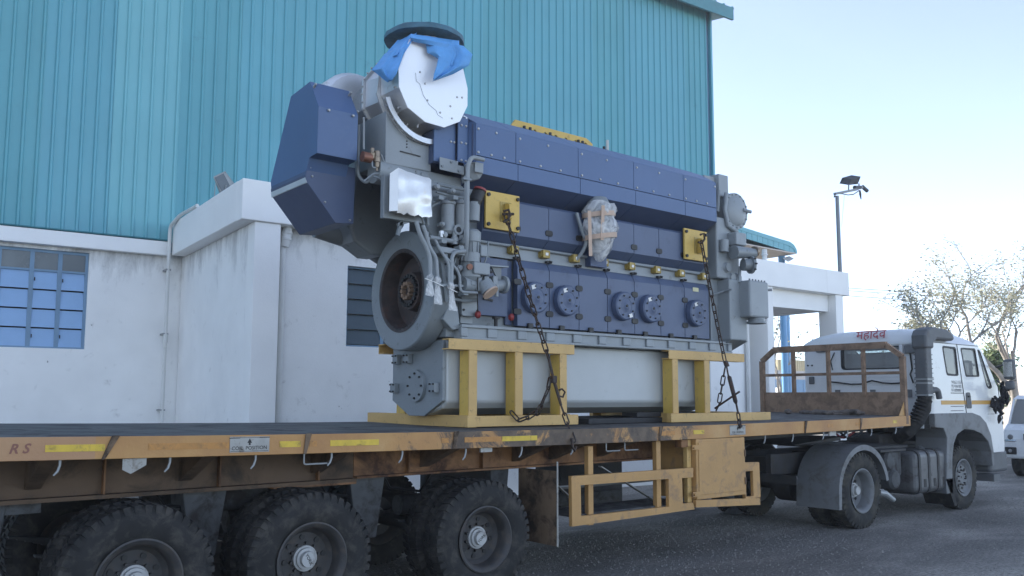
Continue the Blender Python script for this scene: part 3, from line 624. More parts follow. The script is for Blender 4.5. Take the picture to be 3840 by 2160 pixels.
# splash plate, tool box, side guard
MB().box(5.63, 5.638, 6.27, 6.84, .35, 1.06).build('splash_plate', M['brown_plate'], T)
MB().box(5.632, 5.644, 6.255, 6.268, .35, 1.15).build('splash_plate_edge', M['sign_metal'], T)
YG = Y0+.005
def sg(px, py): p = P(px, py, YG); return (p.x, p.z)
g1 = [sg(2143,1786), sg(2600,1754), sg(2600,1790), sg(2558,1793), sg(2561,1889), sg(2600,1886), sg(2605,1910), sg(2146,1975)]
holeA = [sg(2178,1820), sg(2508,1796), sg(2509,1900), sg(2180,1936)]
MB().plate([g1, holeA[::-1]], lambda a, b: (a, YG, b), (0,.045,0)).build('guard_frame', M['orange'], T, bevel=.006)
for px, z0, z1 in ((2207,.50,1.32), (2462,.56,1.34), (2577,.60,1.34), (2605,.62,1.33)):
    x = P(px, 1800, YG+.09).x; MB().box(x-.035, x+.035, YG+.055, YG+.115, z0, z1-.04).build('guard_post', M['yellow'] if px in (2577, 2605) else M['orange'], T, bevel=.006)
x = P(2577, 1660, YG).x; MB().box(x-.05,x+.06,YG+.04,YG+.13,1.22,1.3).build('post_collar', M['orange_dirty'], T)
xa, xb = P(2606,1700,YG).x, P(2792,1700,YG).x
bx_ = MB().box(xa+.015, xb, YG-.006, 6.80, .64, 1.305).build('tool_box', M['orange'], T, bevel=.008)
MB().box(xa+.05, xb-.03, YG-.014, YG-.0065, .69, 1.27).build('lid', M['orange'], bx_, bevel=.004)
for z in (.80, 1.12): MB().cyl((xb-.015,YG-.016,z-.04), (xb-.015,YG-.016,z+.04), .010, n=8).build('hinge', M['brown_plate'], bx_)
for z in (.68, 1.19): MB().box(xa-.07, xa+.06, YG-.02, YG-.0145, z, z+.05).cyl((xa-.05,YG-.045,z+.025),(xa-.05,YG-.01,z+.025),.016,n=8).build('latch', M['orange'], bx_)
MB().prism([sg(2790,1890)+(0,), ] if False else [(xa,YG-.004,.56),(P(2850,1880,YG).x,YG-.004,.50),(P(2850,1880,YG).x,YG-.004,.58),(xa,YG-.004,.638)], (0,.05,0)).build('guard_sill', M['orange'], T)
g2 = [(xb+.004,.585),(P(2852,1800,YG).x,.585),(P(2848,1732,YG).x,1.0),(xb+.004,1.01)]
g2h = [sg(2797,1768), sg(2824,1766), sg(2827,1860), sg(2800,1864)]
MB().plate([g2, g2h[::-1]], lambda a, b: (a, YG+.001, b), (0,.045,0)).build('guard_end_frame', M['orange'], T, bevel=.006)
for xa_, xb_ in ((5.66, 6.5), (7.45, 8.55)): MB().box(xa_, xb_, 8.2, 8.7, .38, 1.05).build('far_side_box', M['chassis'], T)
MB().box(5.7, 8.5, 8.15, 8.19, .42, .55).build('far_side_rail', M['chassis_grey'], T)
MB().box(5.86, xa, 6.34, 6.85, .60, .615).build('guard_tray', M['chassis_grey'], T)
for k in range(4): MB().cyl((5.7, 6.62+k*.05, .86-k*.012), (xa, 6.62+k*.05, .86-k*.012), .012, n=8).build('air_pipe', M['galv'], T)
MB().bar((5.75,6.6,1.02), (6.15,6.6,.72), .05, .01).build('brace', M['sign_metal'], T); MB().bar((6.55,6.6,1.04), (7.4,6.6,.62), .05, .01).build('brace', M['sign_metal'], T)
# landing legs
_d = ray(2772, 1928); _t = (.03-1.77)/_d.z; LX = _d.x*_t-8.70; LY = _d.y*_t
for y in (LY, LY+.9):
    MB().box(8.62+LX, 8.78+LX, y, y+.15, .42, 1.24).build('landing_leg', M['chassis'], T)
    lg = MB().box(8.65+LX, 8.75+LX, y+.02, y+.13, .12, .42); lg.hexa([(x+LX,yy,z) for x, yy, z in ((8.58,y-.05,.04),(8.86,y-.05,.04),(8.86,y+.2,.04),(8.58,y+.2,.04),(8.66,y+.01,.12),(8.76,y+.01,.12),(8.76,y+.14,.12),(8.66,y+.14,.12))]); lg.build('landing_foot', M['chassis_grey'], T)

# ---------------------------------------------------------------- wheels (outer face towards -Y at y=0, axle along Y)
def tyre_mesh(R_, r_, w_, lugs, mt, parent, name='tyre'):
    sh = R_-.015; b = MB()
    prof = [(0.035,r_-.006),(.012,r_+.03),(.0,r_+.09),(.004,sh-.07),(.03,sh-.02),(.055,sh),(w_-.055,sh),(w_-.03,sh-.02),(w_-.004,sh-.07),(w_,r_+.09),(w_-.012,r_+.03),(w_-.035,r_-.006)]
    b.lathe((0,0,0), (0,1,0), prof, 64, close=True, ref=(1,0,0))
    for i in range(lugs):
        a0 = 2*math.pi*i/lugs; da = 2*math.pi/lugs*.62
        for side in (0, 1):
            o = a0 + (da*.8 if side else 0); ya, yb_ = (.012, w_*.47) if side == 0 else (w_-.012, w_*.53)
            tw = .35*da
            def q(a, rr, y): return (rr*math.cos(a), y, rr*math.sin(a))
            b.hexa([q(o,sh-.05,ya), q(o+da,sh-.05,ya), q(o+da+tw,sh-.03,yb_), q(o+tw,sh-.03,yb_), q(o,R_-.008,ya+(.012 if side == 0 else -.012)), q(o+da,R_-.008,ya+(.012 if side == 0 else -.012)), q(o+da+tw,R_,yb_), q(o+tw,R_,yb_)])
    return b.build(name, mt, parent, smooth=True, ang=30, raw=True)
def rim_mesh(r_, w_, depth, name, mt, parent, hole=8):
    b = MB(); prof = [(.02,r_),(.008,r_+.008),(.004,r_-.004),(.02,r_-.03),(.05,r_-.045),(depth-.03,r_-.055),(depth,r_-.09),(depth,.02),(depth+.012,.02),(depth+.012,r_-.08),(w_-.02,r_-.03),(w_,r_)]
    b.lathe((0,0,0), (0,1,0), prof, 48, ref=(1,0,0), caps=False); return b.build(name, mt, parent, smooth=True, ang=35, raw=True)
def wheel_set(parent, c, mtyre, Rr=.527, rr=.288, w_=.27, depth=.17, lugs=44, cap='york', rim=None):
    """dual wheel: outer rim is the part, tyres, hub and bolts are sub-parts"""
    wh = rim_mesh(rr, w_, depth, 'wheel', rim or M['rim'], parent)
    ty = tyre_mesh(Rr, rr, w_, lugs, mtyre, wh)
    hb_ = MB().lathe((0,0,0), (0,1,0), [(.075,.0001),(.075,.058),(.11,.062),(.115,.082),(.135,.085),(.14,.10),(depth+.02,.10)], 24, ref=(1,0,0)); hub = hb_.build('hub_cap', M['cap'], wh, smooth=True)
    for k in range(8):
        a = 2*math.pi*(k+.3)/8
        MB().cyl((.165*math.cos(a), depth-.012, .165*math.sin(a)), (.165*math.cos(a), depth+.001, .165*math.sin(a)), .021, n=12).build('hand_hole', M['black'], wh)
    for k in range(10):
        a = 2*math.pi*k/10; MB().cyl((.118*math.cos(a), depth-.03, .118*math.sin(a)), (.118*math.cos(a), depth+.001, .118*math.sin(a)), .012, n=6).build('wheel_nut', M['rim'], wh)
    return wh
W0 = wheel_set(T, None, M['rubber'])
SP = []
sets = [(4.795, .50), (3.11, .505), (1.83, .505)]
def putwheel(src, parent, x, y, z, flip, rot, first):
    o = src if first else dup(src, parent); o.parent = parent
    o.location = V((x, y, z)) - OFF[parent.name]; o.rotation_euler = (0, rot, math.pi if flip else 0); return o
first = True
for k, (x, z) in enumerate(sets):
    for y, fl_ in ((6.27, 0), (6.27+.33, 0), (8.73, 1), (8.73-.33, 1)):
        o = putwheel(W0, T, x, y, z, fl_, .4+k*1.3+y, first); first = False
for (x, z), a in zip(sets, (40, -62, -50)):
    c = math.cos(R(a)); s_ = math.sin(R(a))
    text('hub_lettering', 'YORK', .036, (x, 6.27+.0745, z), (c,0,s_), (-s_,0,c), M['print_black'], T, depth=0, bold=.001)
    MB().cyl((x,6.6,z), (x,8.4,z), .07, n=14).build('axle', M['chassis'], T, smooth=True)
    for y in (6.98, 8.02):
        b = MB()
        for j in range(5): b.prism([(x-.52+.06*j, y-.04, z+.13-.018*j), (x, y-.04, z+.06-.018*j), (x+.52-.06*j, y-.04, z+.13-.018*j), (x+.52-.06*j, y-.04, z+.145-.018*j), (x, y-.04, z+.077-.018*j), (x-.52+.06*j, y-.04, z+.145-.018*j)], (0,.08,0))
        b.build('leaf_spring', M['chassis'], T)
for x, w_ in ((.95, .16), (2.47, .18), (3.92, .18), (5.42, .12)):
    for y in (6.88, 8.0):
        MB().prism([(x-w_,y,1.06),(x+w_,y,1.06),(x+w_*.55,y,.52),(x-w_*.55,y,.52)], (0,.10,0)).build('spring_hanger', M['chassis_grey'], T, bevel=.01)
        MB().cyl((x,y-.02,.60),(x,y+.12,.60),.035,n=10).build('hanger_pin', M['rim'], T)
for x, y in ((2.1,6.95),(3.45,6.9),(4.15,7.0)): MB().tube([(x,y,1.05),(x+.1,y+.05,.93),(x+.4,y,.88),(x+.6,y+.1,1.04)], .014, 6).build('air_hose', M['black'], T, smooth=True)
for x in (3.1, 4.8): MB().cyl((x-.28,7.35,.72),(x+.05,7.35,.72),.10,n=14).build('brake_chamber', M['chassis_grey'], T, smooth=True)
MB().cyl((2.35,7.2,.95),(3.35,7.2,.95),.13,n=16).build('air_tank', M['chassis_grey'], T, smooth=True)
MB().box(.42,.43,6.35,7.0,.25,1.02).build('mud_flap', M['black'], T)
MB().hexa([(1.0,6.9,.95),(1.32,6.9,.95),(1.32,7.0,.95),(1.0,7.0,.95),(1.0,6.9,1.03),(1.32,6.9,1.03),(1.32,7.0,1.03),(1.0,7.0,1.03)]).build('bracket', M['chassis_grey'], T)

# ---------------------------------------------------------------- dunnage, rags
for k, (xa, xb, y0_, y1_, z, h_) in enumerate(((6.80,8.10,7.02,7.26,0,.06),(7.62,8.88,7.05,7.30,.064,.055),(6.95,8.6,7.55,7.8,0,.07))):
    z0 = zd((xa+xb)/2)+.012+z
    o = MB().hexa([(xa,y0_,z0),(xb,y0_+.02,z0),(xb,y1_+.02,z0),(xa,y1_,z0),(xa,y0_,z0+h_),(xb,y0_+.02,z0+h_),(xb,y1_+.02,z0+h_),(xa,y1_,z0+h_)]).build('timber_plank', M['wood_dark'], bevel=.006)
    tag(o, ('dark timber plank lying on the deck along the trailer side', 'dark timber plank on top of another beside the right stand', 'dark timber plank lying under the engine sump')[k], 'plank', 'dunnage planks')
rg = MB(); rr = random.Random(9); c = PX(3060, 1545, 12.25)
for k in range(7):
    p0 = V((12.2+rr.uniform(-.15,.15), c.y+.5-k*.15, zd(12.2)+.035)); pts = [p0]; a = rr.uniform(-.5,.5)
    for j in range(6): a += rr.uniform(-.8,.8); pts.append(pts[-1]+V((.07*math.sin(a), -.10*math.cos(a), rr.uniform(-.012,.016))))
    rg.tube(pts, [.02]+[rr.uniform(.03,.05) for _ in range(5)]+[.02], 7)
tag(rg.build('rag_heap', M['rag'], smooth=True), 'crumpled heap of dirty rags on the deck below the headboard', 'rags')
# ================================================================ ENGINE
E_ = thing('marine_engine', 'large blue and grey diesel engine with silver turbocharger standing on the trailer', 'engine', (7, 7.5, 1.58))
def eb(name, mt, *b, bevel=.004): return MB().box(*b).build(name, M[mt], E_, bevel=bevel)
def pxprism(name, mt, pts, Y, dy, bevel=.004, parent=None):
    return MB().prism([P(x, y, Y) for x, y in pts], (0, dy, 0)).build(name, M[mt], parent or E_, bevel=bevel)
# sump
prf = [(7.04,2.33),(7.03,1.72),(7.10,1.655),(7.38,1.585),(7.62,1.585),(7.9,1.655),(7.97,1.72),(7.96,2.33)]
sm = MB().prism([(4.86,y,z) for y, z in prf], (4.15,0,0)).build('sump', M['grey_sump'], E_, bevel=.03, seg=4)
MB().prism([(4.82,y,z) for y, z in ((7.03,2.33),(7.03,1.73),(7.36,1.575),(7.64,1.575),(7.97,1.73),(7.97,2.33))], (.038,0,0)).build('sump_end_plate', M['grey2'], E_, bevel=.006)
cv = MB().lathe((4.785,7.48,1.88), (1,0,0), [(0,.0001),(0,.16),(.034,.165)], 32).build('inspection_cover', M['grey2'], E_, smooth=True)
for k in range(8): a = k*math.pi/4; MB().cyl((4.77,7.48+.125*math.cos(a),1.88+.125*math.sin(a)), (4.786,7.48+.125*math.cos(a),1.88+.125*math.sin(a)), .011, n=6).build('bolt', M['dark_bolt'], cv)
for y, z in ((7.84,2.16),(7.62,2.16),(7.88,1.86),(7.13,1.86)):
    bs = MB().box(4.76, 4.818, y-.045, y+.045, z-.05, z+.05).build('pad', M['grey2'], E_, bevel=.006)
    for dy in (-.03, .03):
        for dz in (-.035, .035): MB().cyl((4.745,y+dy,z+dz), (4.762,y+dy,z+dz), .009, n=6).build('bolt', M['dark_bolt'], bs)
# bed flange with pockets
X0f, X1f, YF = 4.93, 9.24, 6.87
eb('bed_flange_top', 'grey', X0f, X1f, YF, 8.13, 2.452, 2.482)
eb('bed_flange_bottom', 'grey', X0f, X1f, YF, 8.13, 2.335, 2.358)
eb('bed_flange_web', 'grey', X0f, X1f, YF+.03, 8.08, 2.358, 2.452, bevel=0)
nr = 11
for k in range(nr+1):
    x = X0f+(X1f-X0f)*k/nr; w_ = .06 if 0 < k < nr else .08
    MB().box(max(X0f,x-w_), min(X1f,x+w_), YF+.003, YF+.03, 2.358, 2.452).build('flange_rib', M['grey'], E_, bevel=.012)
# crankcase
eb('crankcase', 'grey2', 4.98, 8.95, 7.06, 7.94, 2.482, 4.0)
eb('crankcase_rail', 'grey', 5.25, 8.93, 6.99, 7.06, 3.215, 3.37)
# crankcase doors
YD = 6.95; xs = [5.70, 6.15, 6.59, 7.04, 7.49, 7.95, 8.40, 8.88]
slot = MB().prism([(x, 0, z) for x, z in rrect(-.055, .055, -.035, .035, .026)], (0, .02, 0))
for i in range(7):
    a, c = xs[i]+.004, xs[i+1]-.004
    d = MB().prism([(a,YD,2.51),(a,YD,3.13),(a,YD+.045,3.215),(a,YD+.075,3.215),(a,YD+.075,2.51)], (c-a,0,0)).build('crankcase_door', M['blue2'], E_, bevel=.003)
    MB().box(a+.13, a+.20, YD-.028, YD+.02, 2.485, 2.545).build('latch', M['black'], d, bevel=.008)
for x in xs[:-1]:
    for z in (2.66, 2.975):
        MB().prism([(x+dx, YD-.012, z+dz) for dx, dz in rrect(-.052, .052, -.032, .032, .024)], (0, .011, 0)).build('door_slot', M['black'], E_, bevel=.004)  # black plate painted as the dark inside a flush slot
    MB().box(x-.03,x+.04,YD-.0,YD+.07,3.217,3.24).cyl((x,YD+.01,3.235),(x+.03,YD-.015,3.225),.014,n=8).build('door_hinge', M['dark_bolt'], E_)
for px, py in ((2010,1097),(2128,1108),(2342,1132),(2443,1145),(2615,1163)):
    c = P(px, py, YD-.05); c.z = 2.82
    v = MB().lathe((c.x, YD-.075, c.z), (0,1,0), [(-.012,.0001),(-.012,.03),(0,.055),(.003,.09),(0,.095),(-.004,.15),(.008,.165),(.06,.172),(.074,.165)], 36).build('relief_valve', M['blue2'], E_, smooth=True, ang=25)
    for k in range(8): a = k*math.pi/4+.3; MB().cyl((c.x+.12*math.cos(a), YD-.09, c.z+.12*math.sin(a)), (c.x+.12*math.cos(a), YD-.074, c.z+.12*math.sin(a)), .010, n=6).build('bolt', M['dark_bolt'], v)
    MB().cyl((c.x, YD-.095, c.z), (c.x, YD-.086, c.z), .016, n=10).build('centre_bolt', M['dark_bolt'], v)
    sx = .075 if px == 2342 else -.055; sz = -.11 if px == 2342 else .105
    b = MB(); q = [(c.x+sx-.022, YD-.0825, c.z+sz-.028), (c.x+sx+.03, YD-.0825, c.z+sz-.012), (c.x+sx+.018, YD-.0825, c.z+sz+.03), (c.x+sx-.034, YD-.0825, c.z+sz+.014)]
    b.prism(q, (0,.002,0)).build('paper_tag', M['sticker'], v)
c = P(2608, 1076, YD); MB().box(c.x-.055, c.x+.055, YD-.004, YD-.0005, 3.10, 3.15).build('name_plate', M['cream'], E_)
# left service door
eb('service_door', 'blue2', 5.16, 5.60, 6.99, 7.055, 2.60, 3.20)
eb('service_door', 'blue_dark', 5.605, 5.69, 7.03, 7.058, 2.52, 3.2)
for z in (2.76, 3.06): MB().bar((5.28,6.982,z+.01), (5.40,6.982,z-.005), .012, .022).build('door_handle', M['black'], E_)
# camshaft covers
YM = 6.90; xm = [5.20, 5.65, 6.10, 6.55, 7.00, 7.44, 7.88, 8.33, 8.80]
for i in range(8):
    a, c = xm[i]+.003, xm[i+1]-.003
    MB().prism([(a,YM,3.455),(a,YM,3.80),(a,YM+.03,3.83),(a,YM+.15,3.83),(a,YM+.15,3.375),(a,YM+.10,3.375)], (c-a,0,0)).build('camshaft_cover', M['blue2'], E_, bevel=.003)
for x in xm[1:-1]:
    MB().prism([(x+dx, YM-.010, 3.53+dz) for dx, dz in rrect(-.052, .052, -.032, .032, .024)], (0, .0095, 0)).build('cover_clamp', M['black'], E_, bevel=.004)
eb('valve_gear_casing', 'grey2', 5.25, 8.85, 7.09, 7.91, 3.83, 4.05)
for k in range(16):
    x = 5.5+k*.21; MB().cyl((x,7.05,3.86+.03*(k % 2)), (x,7.09,3.86+.03*(k % 2)), .014, n=6).build('bolt', M['dark_bolt'], E_)
# upper cover (hot box)
YU = 6.78; xu = [5.02, 5.54, 6.43, 7.32, 8.21, 8.86]
zs, zt, zl = 4.178, 4.51, 4.00
for i in range(5):
    a, c = xu[i]+.003, xu[i+1]-.003
    MB().box(a, c, YU, YU+.02, zs+.003, zt).build('cover_panel', M['blue'], E_, bevel=.003)
    MB().hexa([(a,YU+.0,zt+.001),(c,YU,zt+.001),(c,YU+.02,zt-.015),(a,YU+.02,zt-.015),(a,7.16,4.735),(c,7.16 if i < 4 else 7.02,4.735 if i < 4 else 4.66),(c,7.165 if i < 4 else 7.025,4.715 if i < 4 else 4.64),(a,7.165,4.715)]).build('cover_roof_panel', M['blue'], E_, bevel=.003)
    d = .03; MB().box(a+(d if i else 0), c+(d if i < 4 else 0), YU, YU+.02, zl, zs-.003).build('cover_panel', M['blue'], E_, bevel=.003)
    MB().hexa([(a,YU,zl-.001),(c,YU,zl-.001),(c,YU+.02,zl+.005),(a,YU+.02,zl+.005),(a,7.05,3.86),(c,7.05,3.86),(c,7.06,3.875),(a,7.06,3.875)]).build('cover_underside', M['blue_dark'], E_)  # shade under the overhang is put into the darker blue
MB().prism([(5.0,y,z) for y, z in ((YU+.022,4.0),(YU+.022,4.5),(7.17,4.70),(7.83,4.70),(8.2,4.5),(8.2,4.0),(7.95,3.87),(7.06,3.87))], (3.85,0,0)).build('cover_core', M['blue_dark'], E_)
MB().box(5.0, 8.86, 7.17, 7.85, 4.705, 4.73).build('cover_top', M['blue'], E_)
MB().hexa([(5.0,8.22,4.5),(8.86,8.22,4.5),(8.86,8.205,4.5),(5.0,8.205,4.5),(5.0,7.85,4.73),(8.86,7.85,4.73),(8.86,7.85,4.71),(5.0,7.85,4.71)]).build('cover_roof_panel', M['blue'], E_)
eb('cover_panel', 'blue', 5.0, 8.86, 8.201, 8.222, 4.0, 4.499)
# chamfered left end of the cover and set-back panels
MB().hexa([(4.985,6.86,zl),(5.018,YU+.001,zl),(5.03,YU+.02,zl),(5.0,6.88,zl),(4.985,6.86,zt+.02),(5.018,YU+.001,zt),(5.03,YU+.02,zt),(5.0,6.88,zt+.02)]).build('cover_corner', M['blue'], E_)
MB().box(4.86, 4.983, 6.86, 6.88, 4.06, 4.56).build('cover_panel', M['blue'], E_, bevel=.003)
MB().box(4.60, 4.856, 6.90, 6.92, 4.07, 4.60).build('cover_panel', M['blue'], E_, bevel=.003)
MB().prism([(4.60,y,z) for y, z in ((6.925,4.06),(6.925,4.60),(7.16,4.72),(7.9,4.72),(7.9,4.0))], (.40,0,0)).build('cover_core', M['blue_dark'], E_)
# cover bolts
bo = MB()
for i in range(5):
    a, c = xu[i], xu[i+1]; L_ = c-a
    for f in ((.06,.5) if i < 4 else (.06,.95)): bo.lathe((a+L_*f, YU-.012, zt-.055), (0,1,0), [(0,.006),(.004,.013),(.013,.015)], 8)
    for f in (.06,.38,.70): bo.lathe((a+L_*f, YU-.012, zs+.035), (0,1,0), [(0,.006),(.004,.013),(.013,.015)], 8)
for x in (4.90, 4.955):
    for z in (4.12, 4.30, 4.48): bo.lathe((x,6.848,z), (0,1,0), [(0,.006),(.004,.012),(.013,.014)], 8)
for x in (4.80, 4.84):
    for z in (4.10, 4.30, 4.5): bo.lathe((x,6.888,z), (0,1,0), [(0,.006),(.004,.012),(.013,.014)], 8)
bo.build('cover_bolts', M['bolt'], E_, smooth=True)['kind'] = 'stuff'
# lifting plates
for xa, mt in ((5.20, 'yellow2'), (8.295, 'yellow2')):
    pl = MB().box(xa, xa+.445, 6.845, 6.872, 3.475, 3.862).build('lifting_plate', M[mt], E_, bevel=.004)
    for dx in (.03, .415):
        for dz in (.04, .345): MB().cyl((xa+dx,6.825,3.475+dz), (xa+dx,6.846,3.475+dz), .02, n=8).build('bolt', M['dark_bolt'], pl)
    MB().plate([rquad([(6.76,3.58),(6.76,3.74),(6.844,3.76),(6.844,3.56)], .03), circ(6.79, 3.66, .022)[::-1]], lambda y, z: (xa+.24, y, z), (.035,0,0)).build('lug', M['yellow2'], pl)
    MB().box(xa+.18, xa+.33, 6.838, 6.846, 3.56, 3.77).build('lug_base', M['brass'], pl, bevel=.004)
# lifting beam on top
holes = []
pts = [(6.08,4.74),(6.05,4.86),(6.12,4.955),(7.25,4.955),(7.36,4.90),(7.36,4.74)]
for k in range(7): holes.append(circ(6.25+k*.165, 4.87, .028, 12)[::-1])
MB().plate([pts[::-1]] + holes, lambda x, z: (x, 7.5, z), (0,.03,0)).build('lifting_beam', M['yellow2'], E_)
for x in (6.22, 6.31, 6.62, 7.08, 7.15, 7.52): MB().cyl((x,7.46,4.74),(x,7.46,4.85),.035,n=8).cyl((x,7.46,4.85),(x,7.46,4.89),.018,n=8).build('stud_nut', M['dark_bolt'], E_)
MB().cyl((7.62,7.5,4.74),(7.62,7.5,5.0),.018,n=8).build('vent_rod', M['pale_rod'], E_, smooth=True)
# fuel rack pipe with yellow sensor boxes
MB().cyl((5.18,6.965,3.352), (8.9,6.965,3.338), .016, n=10).build('rail_pipe', M['grey'], E_, smooth=True)
for x in (5.65, 6.085, 6.53, 6.985, 7.43, 7.885, 8.33, 8.77):
    s_ = MB().box(x-.05, x+.03, 6.915, 6.99, 3.262, 3.35).build('sensor', M['brass'], E_, bevel=.006)
    MB().box(x+.03, x+.045, 6.912, 6.985, 3.262, 3.345).build('sensor_lid', M['brass'], s_, bevel=.004)
    MB().box(x-.018, x+.02, 6.911, 6.9148, 3.29, 3.32).build('sensor_tag', M['sticker'], s_)
    MB().cyl((x-.06,6.965,3.30),(x-.05,6.965,3.30),.035,n=12).build('sensor_ring', M['brass'], s_)
# ---------------------------------------------------------------- flywheel
XF, YC, ZF, RF = 4.615, 7.49, 2.845, .612
fw = MB().lathe((XF,YC,ZF), (1,0,0), [(0,.415),(0,RF-.012),(.012,RF),(.20,RF),(.21,RF-.02),(.21,.30)], 72, caps=False).build('flywheel', M['grey2'], E_, smooth=True, ang=25)
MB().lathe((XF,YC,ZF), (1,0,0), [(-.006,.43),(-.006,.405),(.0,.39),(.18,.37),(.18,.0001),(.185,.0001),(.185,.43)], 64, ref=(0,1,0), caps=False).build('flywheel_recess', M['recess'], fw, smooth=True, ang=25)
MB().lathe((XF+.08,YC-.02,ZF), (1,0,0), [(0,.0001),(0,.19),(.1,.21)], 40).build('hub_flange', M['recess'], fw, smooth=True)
for k in range(20):
    a = 2*math.pi*k/20; MB().cyl((XF+.05,YC-.02+.15*math.cos(a),ZF+.15*math.sin(a)), (XF+.09,YC-.02+.15*math.cos(a),ZF+.15*math.sin(a)), .02, n=6).build('hub_bolt', M['dark_bolt'], fw)
for k in range(10):
    a = 2*math.pi*k/10; MB().cyl((XF+.03,YC-.02+.075*math.cos(a),ZF+.075*math.sin(a)), (XF+.09,YC-.02+.075*math.cos(a),ZF+.075*math.sin(a)), .022, n=6).build('hub_bolt', M['rust'], fw)
for k in range(36):
    a = 2*math.pi*k/36; MB().cyl((XF-.008,YC+.398*math.cos(a),ZF+.398*math.sin(a)), (XF-.0055,YC+.398*math.cos(a),ZF+.398*math.sin(a)), .009, n=8).build('rim_hole', M['black'], fw)
MB().box(4.83, 4.98, 7.0, 8.0, 2.36, 3.45).build('rear_end_plate', M['grey2'], E_)
# ---------------------------------------------------------------- charge-air housing (blue, left end)
prf = [(7.275,4.71),(7.69,4.68),(8.11,3.91),(8.09,3.82),(7.32,3.825),(7.245,3.972),(7.09,3.98),(7.085,4.42)]
MB().prism([(3.45,y,z) for y, z in prf], (.41,0,0)).build('air_cooler_cover', M['blue'], E_, bevel=.004)
lw = [(3.44,3.82),(3.46,3.75),(3.76,3.405),(3.95,3.42),(3.96,3.97),(3.48,3.97)]
MB().prism([(x,7.30,z) for x, z in lw], (0,.78,0)).build('air_cooler_lower_cover', M['blue_dark'], E_, bevel=.004)  # darker blue paints in the shade on this set-back part
MB().hexa([(3.452,7.32,3.815),(3.452,8.08,3.815),(3.462,8.08,3.745),(3.462,7.30,3.745),(3.444,7.318,3.818),(3.444,8.085,3.818),(3.452,8.085,3.748),(3.452,7.298,3.748)]).build('cover_strip', M['silver'], E_)
bo = MB()
for y, z, x in ((7.13,4.40,3.55),(7.13,4.40,3.8)): bo.lathe((x,7.06,4.40), (0,1,0), [(0,.004),(.004,.012),(.02,.014)], 8)
for px, py in ((1166,627),(1173,660),(1221,757),(1314,825)): p = P(px,py,7.285); bo.lathe(p, (0,1,0), [(0,.004),(.004,.01),(.016,.012)], 8)
for px, py in ((1183,318),(1314,350),(1207,392),(1340,420)): p = P(px,py,7.18); bo.lathe(p, (0,1,-.6), [(-.02,.004),(-.014,.012),(.03,.014)], 8)
bo.build('cover_bolts', M['bolt'], E_, smooth=True)['kind'] = 'stuff'
# grey castings behind and below
pxprism('cooler_casting', 'grey2', [(1338,600),(1500,590),(1520,845),(1440,960),(1395,955),(1330,905),(1310,845)], 7.98, .35, bevel=.03)
MB().tube([P(1180,862,8.3), P(1290,885,8.3), P(1400,915,8.3), P(1500,970,8.3)], [.08,.12,.17,.2], 14).build('air_duct', M['grey2'], E_, smooth=True)
MB().tube(fillet([P(1345,470,7.25), P(1342,660,7.25), P(1375,690,7.2), P(1400,660,7.15), P(1460,680,7.1)], .06), .016, 8).build('oil_pipe', M['grey2'], E_, smooth=True)
MB().tube(fillet([P(1364,440,7.1), P(1364,560,7.1)], .06), .011, 8).build('oil_pipe', M['grey'], E_, smooth=True)
# solenoid valve cluster
b = MB(); p = P(1414, 595, 7.0); b.lathe(p+V((0,0,-.12)), (0,0,1), [(0,.012),(.03,.012),(.035,.022),(.08,.026),(.085,.034),(.13,.036),(.135,.03),(.19,.03),(.2,.012)], 14); b.build('solenoid_valve', M['bronze'], E_, smooth=True)
p = P(1376, 590, 7.02); MB().lathe(p+V((-.05,0,0)), (1,0,0), [(0,.05),(.09,.05),(.095,.03),(.12,.03)], 14).build('solenoid_coil', M['copper'], E_, smooth=True)
p = P(1396, 575, 7.0); MB().lathe(p+V((0,0,-.05)), (0,0,1), [(0,.022),(.05,.03),(.06,.02),(.10,.02)], 12).build('valve_body', M['bronze'], E_, smooth=True)
for pts in ([(1395,590),(1396,628),(1414,630),(1414,615)], [(1430,580),(1460,660)], [(1364,680),(1400,650),(1440,650),(1470,640)], [(1400,660),(1425,670),(1440,690)]):
    MB().tube(fillet([P(x,y,7.0) for x, y in pts], .03), .008, 6).build('small_pipe', M['grey'], E_, smooth=True)
# ---------------------------------------------------------------- turbocharger
TC = V((4.525, 0, 4.76))
fc = [(4.24,5.18),(4.12,4.85),(4.13,4.68),(4.23,4.50),(4.43,4.40),(4.65,4.39),(4.84,4.49),(4.93,4.67),(4.93,4.85),(4.86,5.09),(4.80,5.24),(4.34,5.24)]
MB().prism([(x,6.80,z) for x, z in fc], (0,.012,0)).build('turbine_front_plate', M['silver_plate'], E_, bevel=.004)
def gon(R_, n, y, rot=0, c=TC): return [(c.x+R_*math.cos(2*math.pi*k/n+rot), y, c.z+R_*math.sin(2*math.pi*k/n+rot)) for k in range(n)]
sh_ = lambda k, y: [(TC.x+(x-TC.x)*k, y, TC.z+(z-TC.z)*k) for x, z in fc]
def loft(name, mt, a, c, bevel=.004):
    n = len(a); return MB().add(a+c, [tuple(range(n))[::-1], tuple(range(n,2*n))]+[(i,(i+1) % n,n+(i+1) % n,n+i) for i in range(n)]).build(name, M[mt], E_, bevel=bevel)
loft('turbine_casing', 'silver', sh_(.985, 6.813), sh_(1.02, 7.12))
loft('casing_flange', 'silver', gon(.455,12,7.122,.13), gon(.455,12,7.145,.13), .002)
loft('turbine_inlet_casing', 'silver', gon(.40,10,7.147,.3), gon(.44,10,7.40,.3))
loft('casing_flange', 'silver', gon(.47,10,7.402,.3), gon(.47,10,7.425,.3), .002)
loft('compressor_casing', 'grey2', gon(.43,10,7.427,.3), gon(.34,10,7.85,.3))
MB().lathe((4.30,7.95,4.74), (0,1,0), [(-.12,.30),(-.10,.40),(.0,.45),(.2,.45),(.3,.38),(.33,.1)], 32).build('intake_silencer', M['silver'], E_, smooth=True)
arc = []
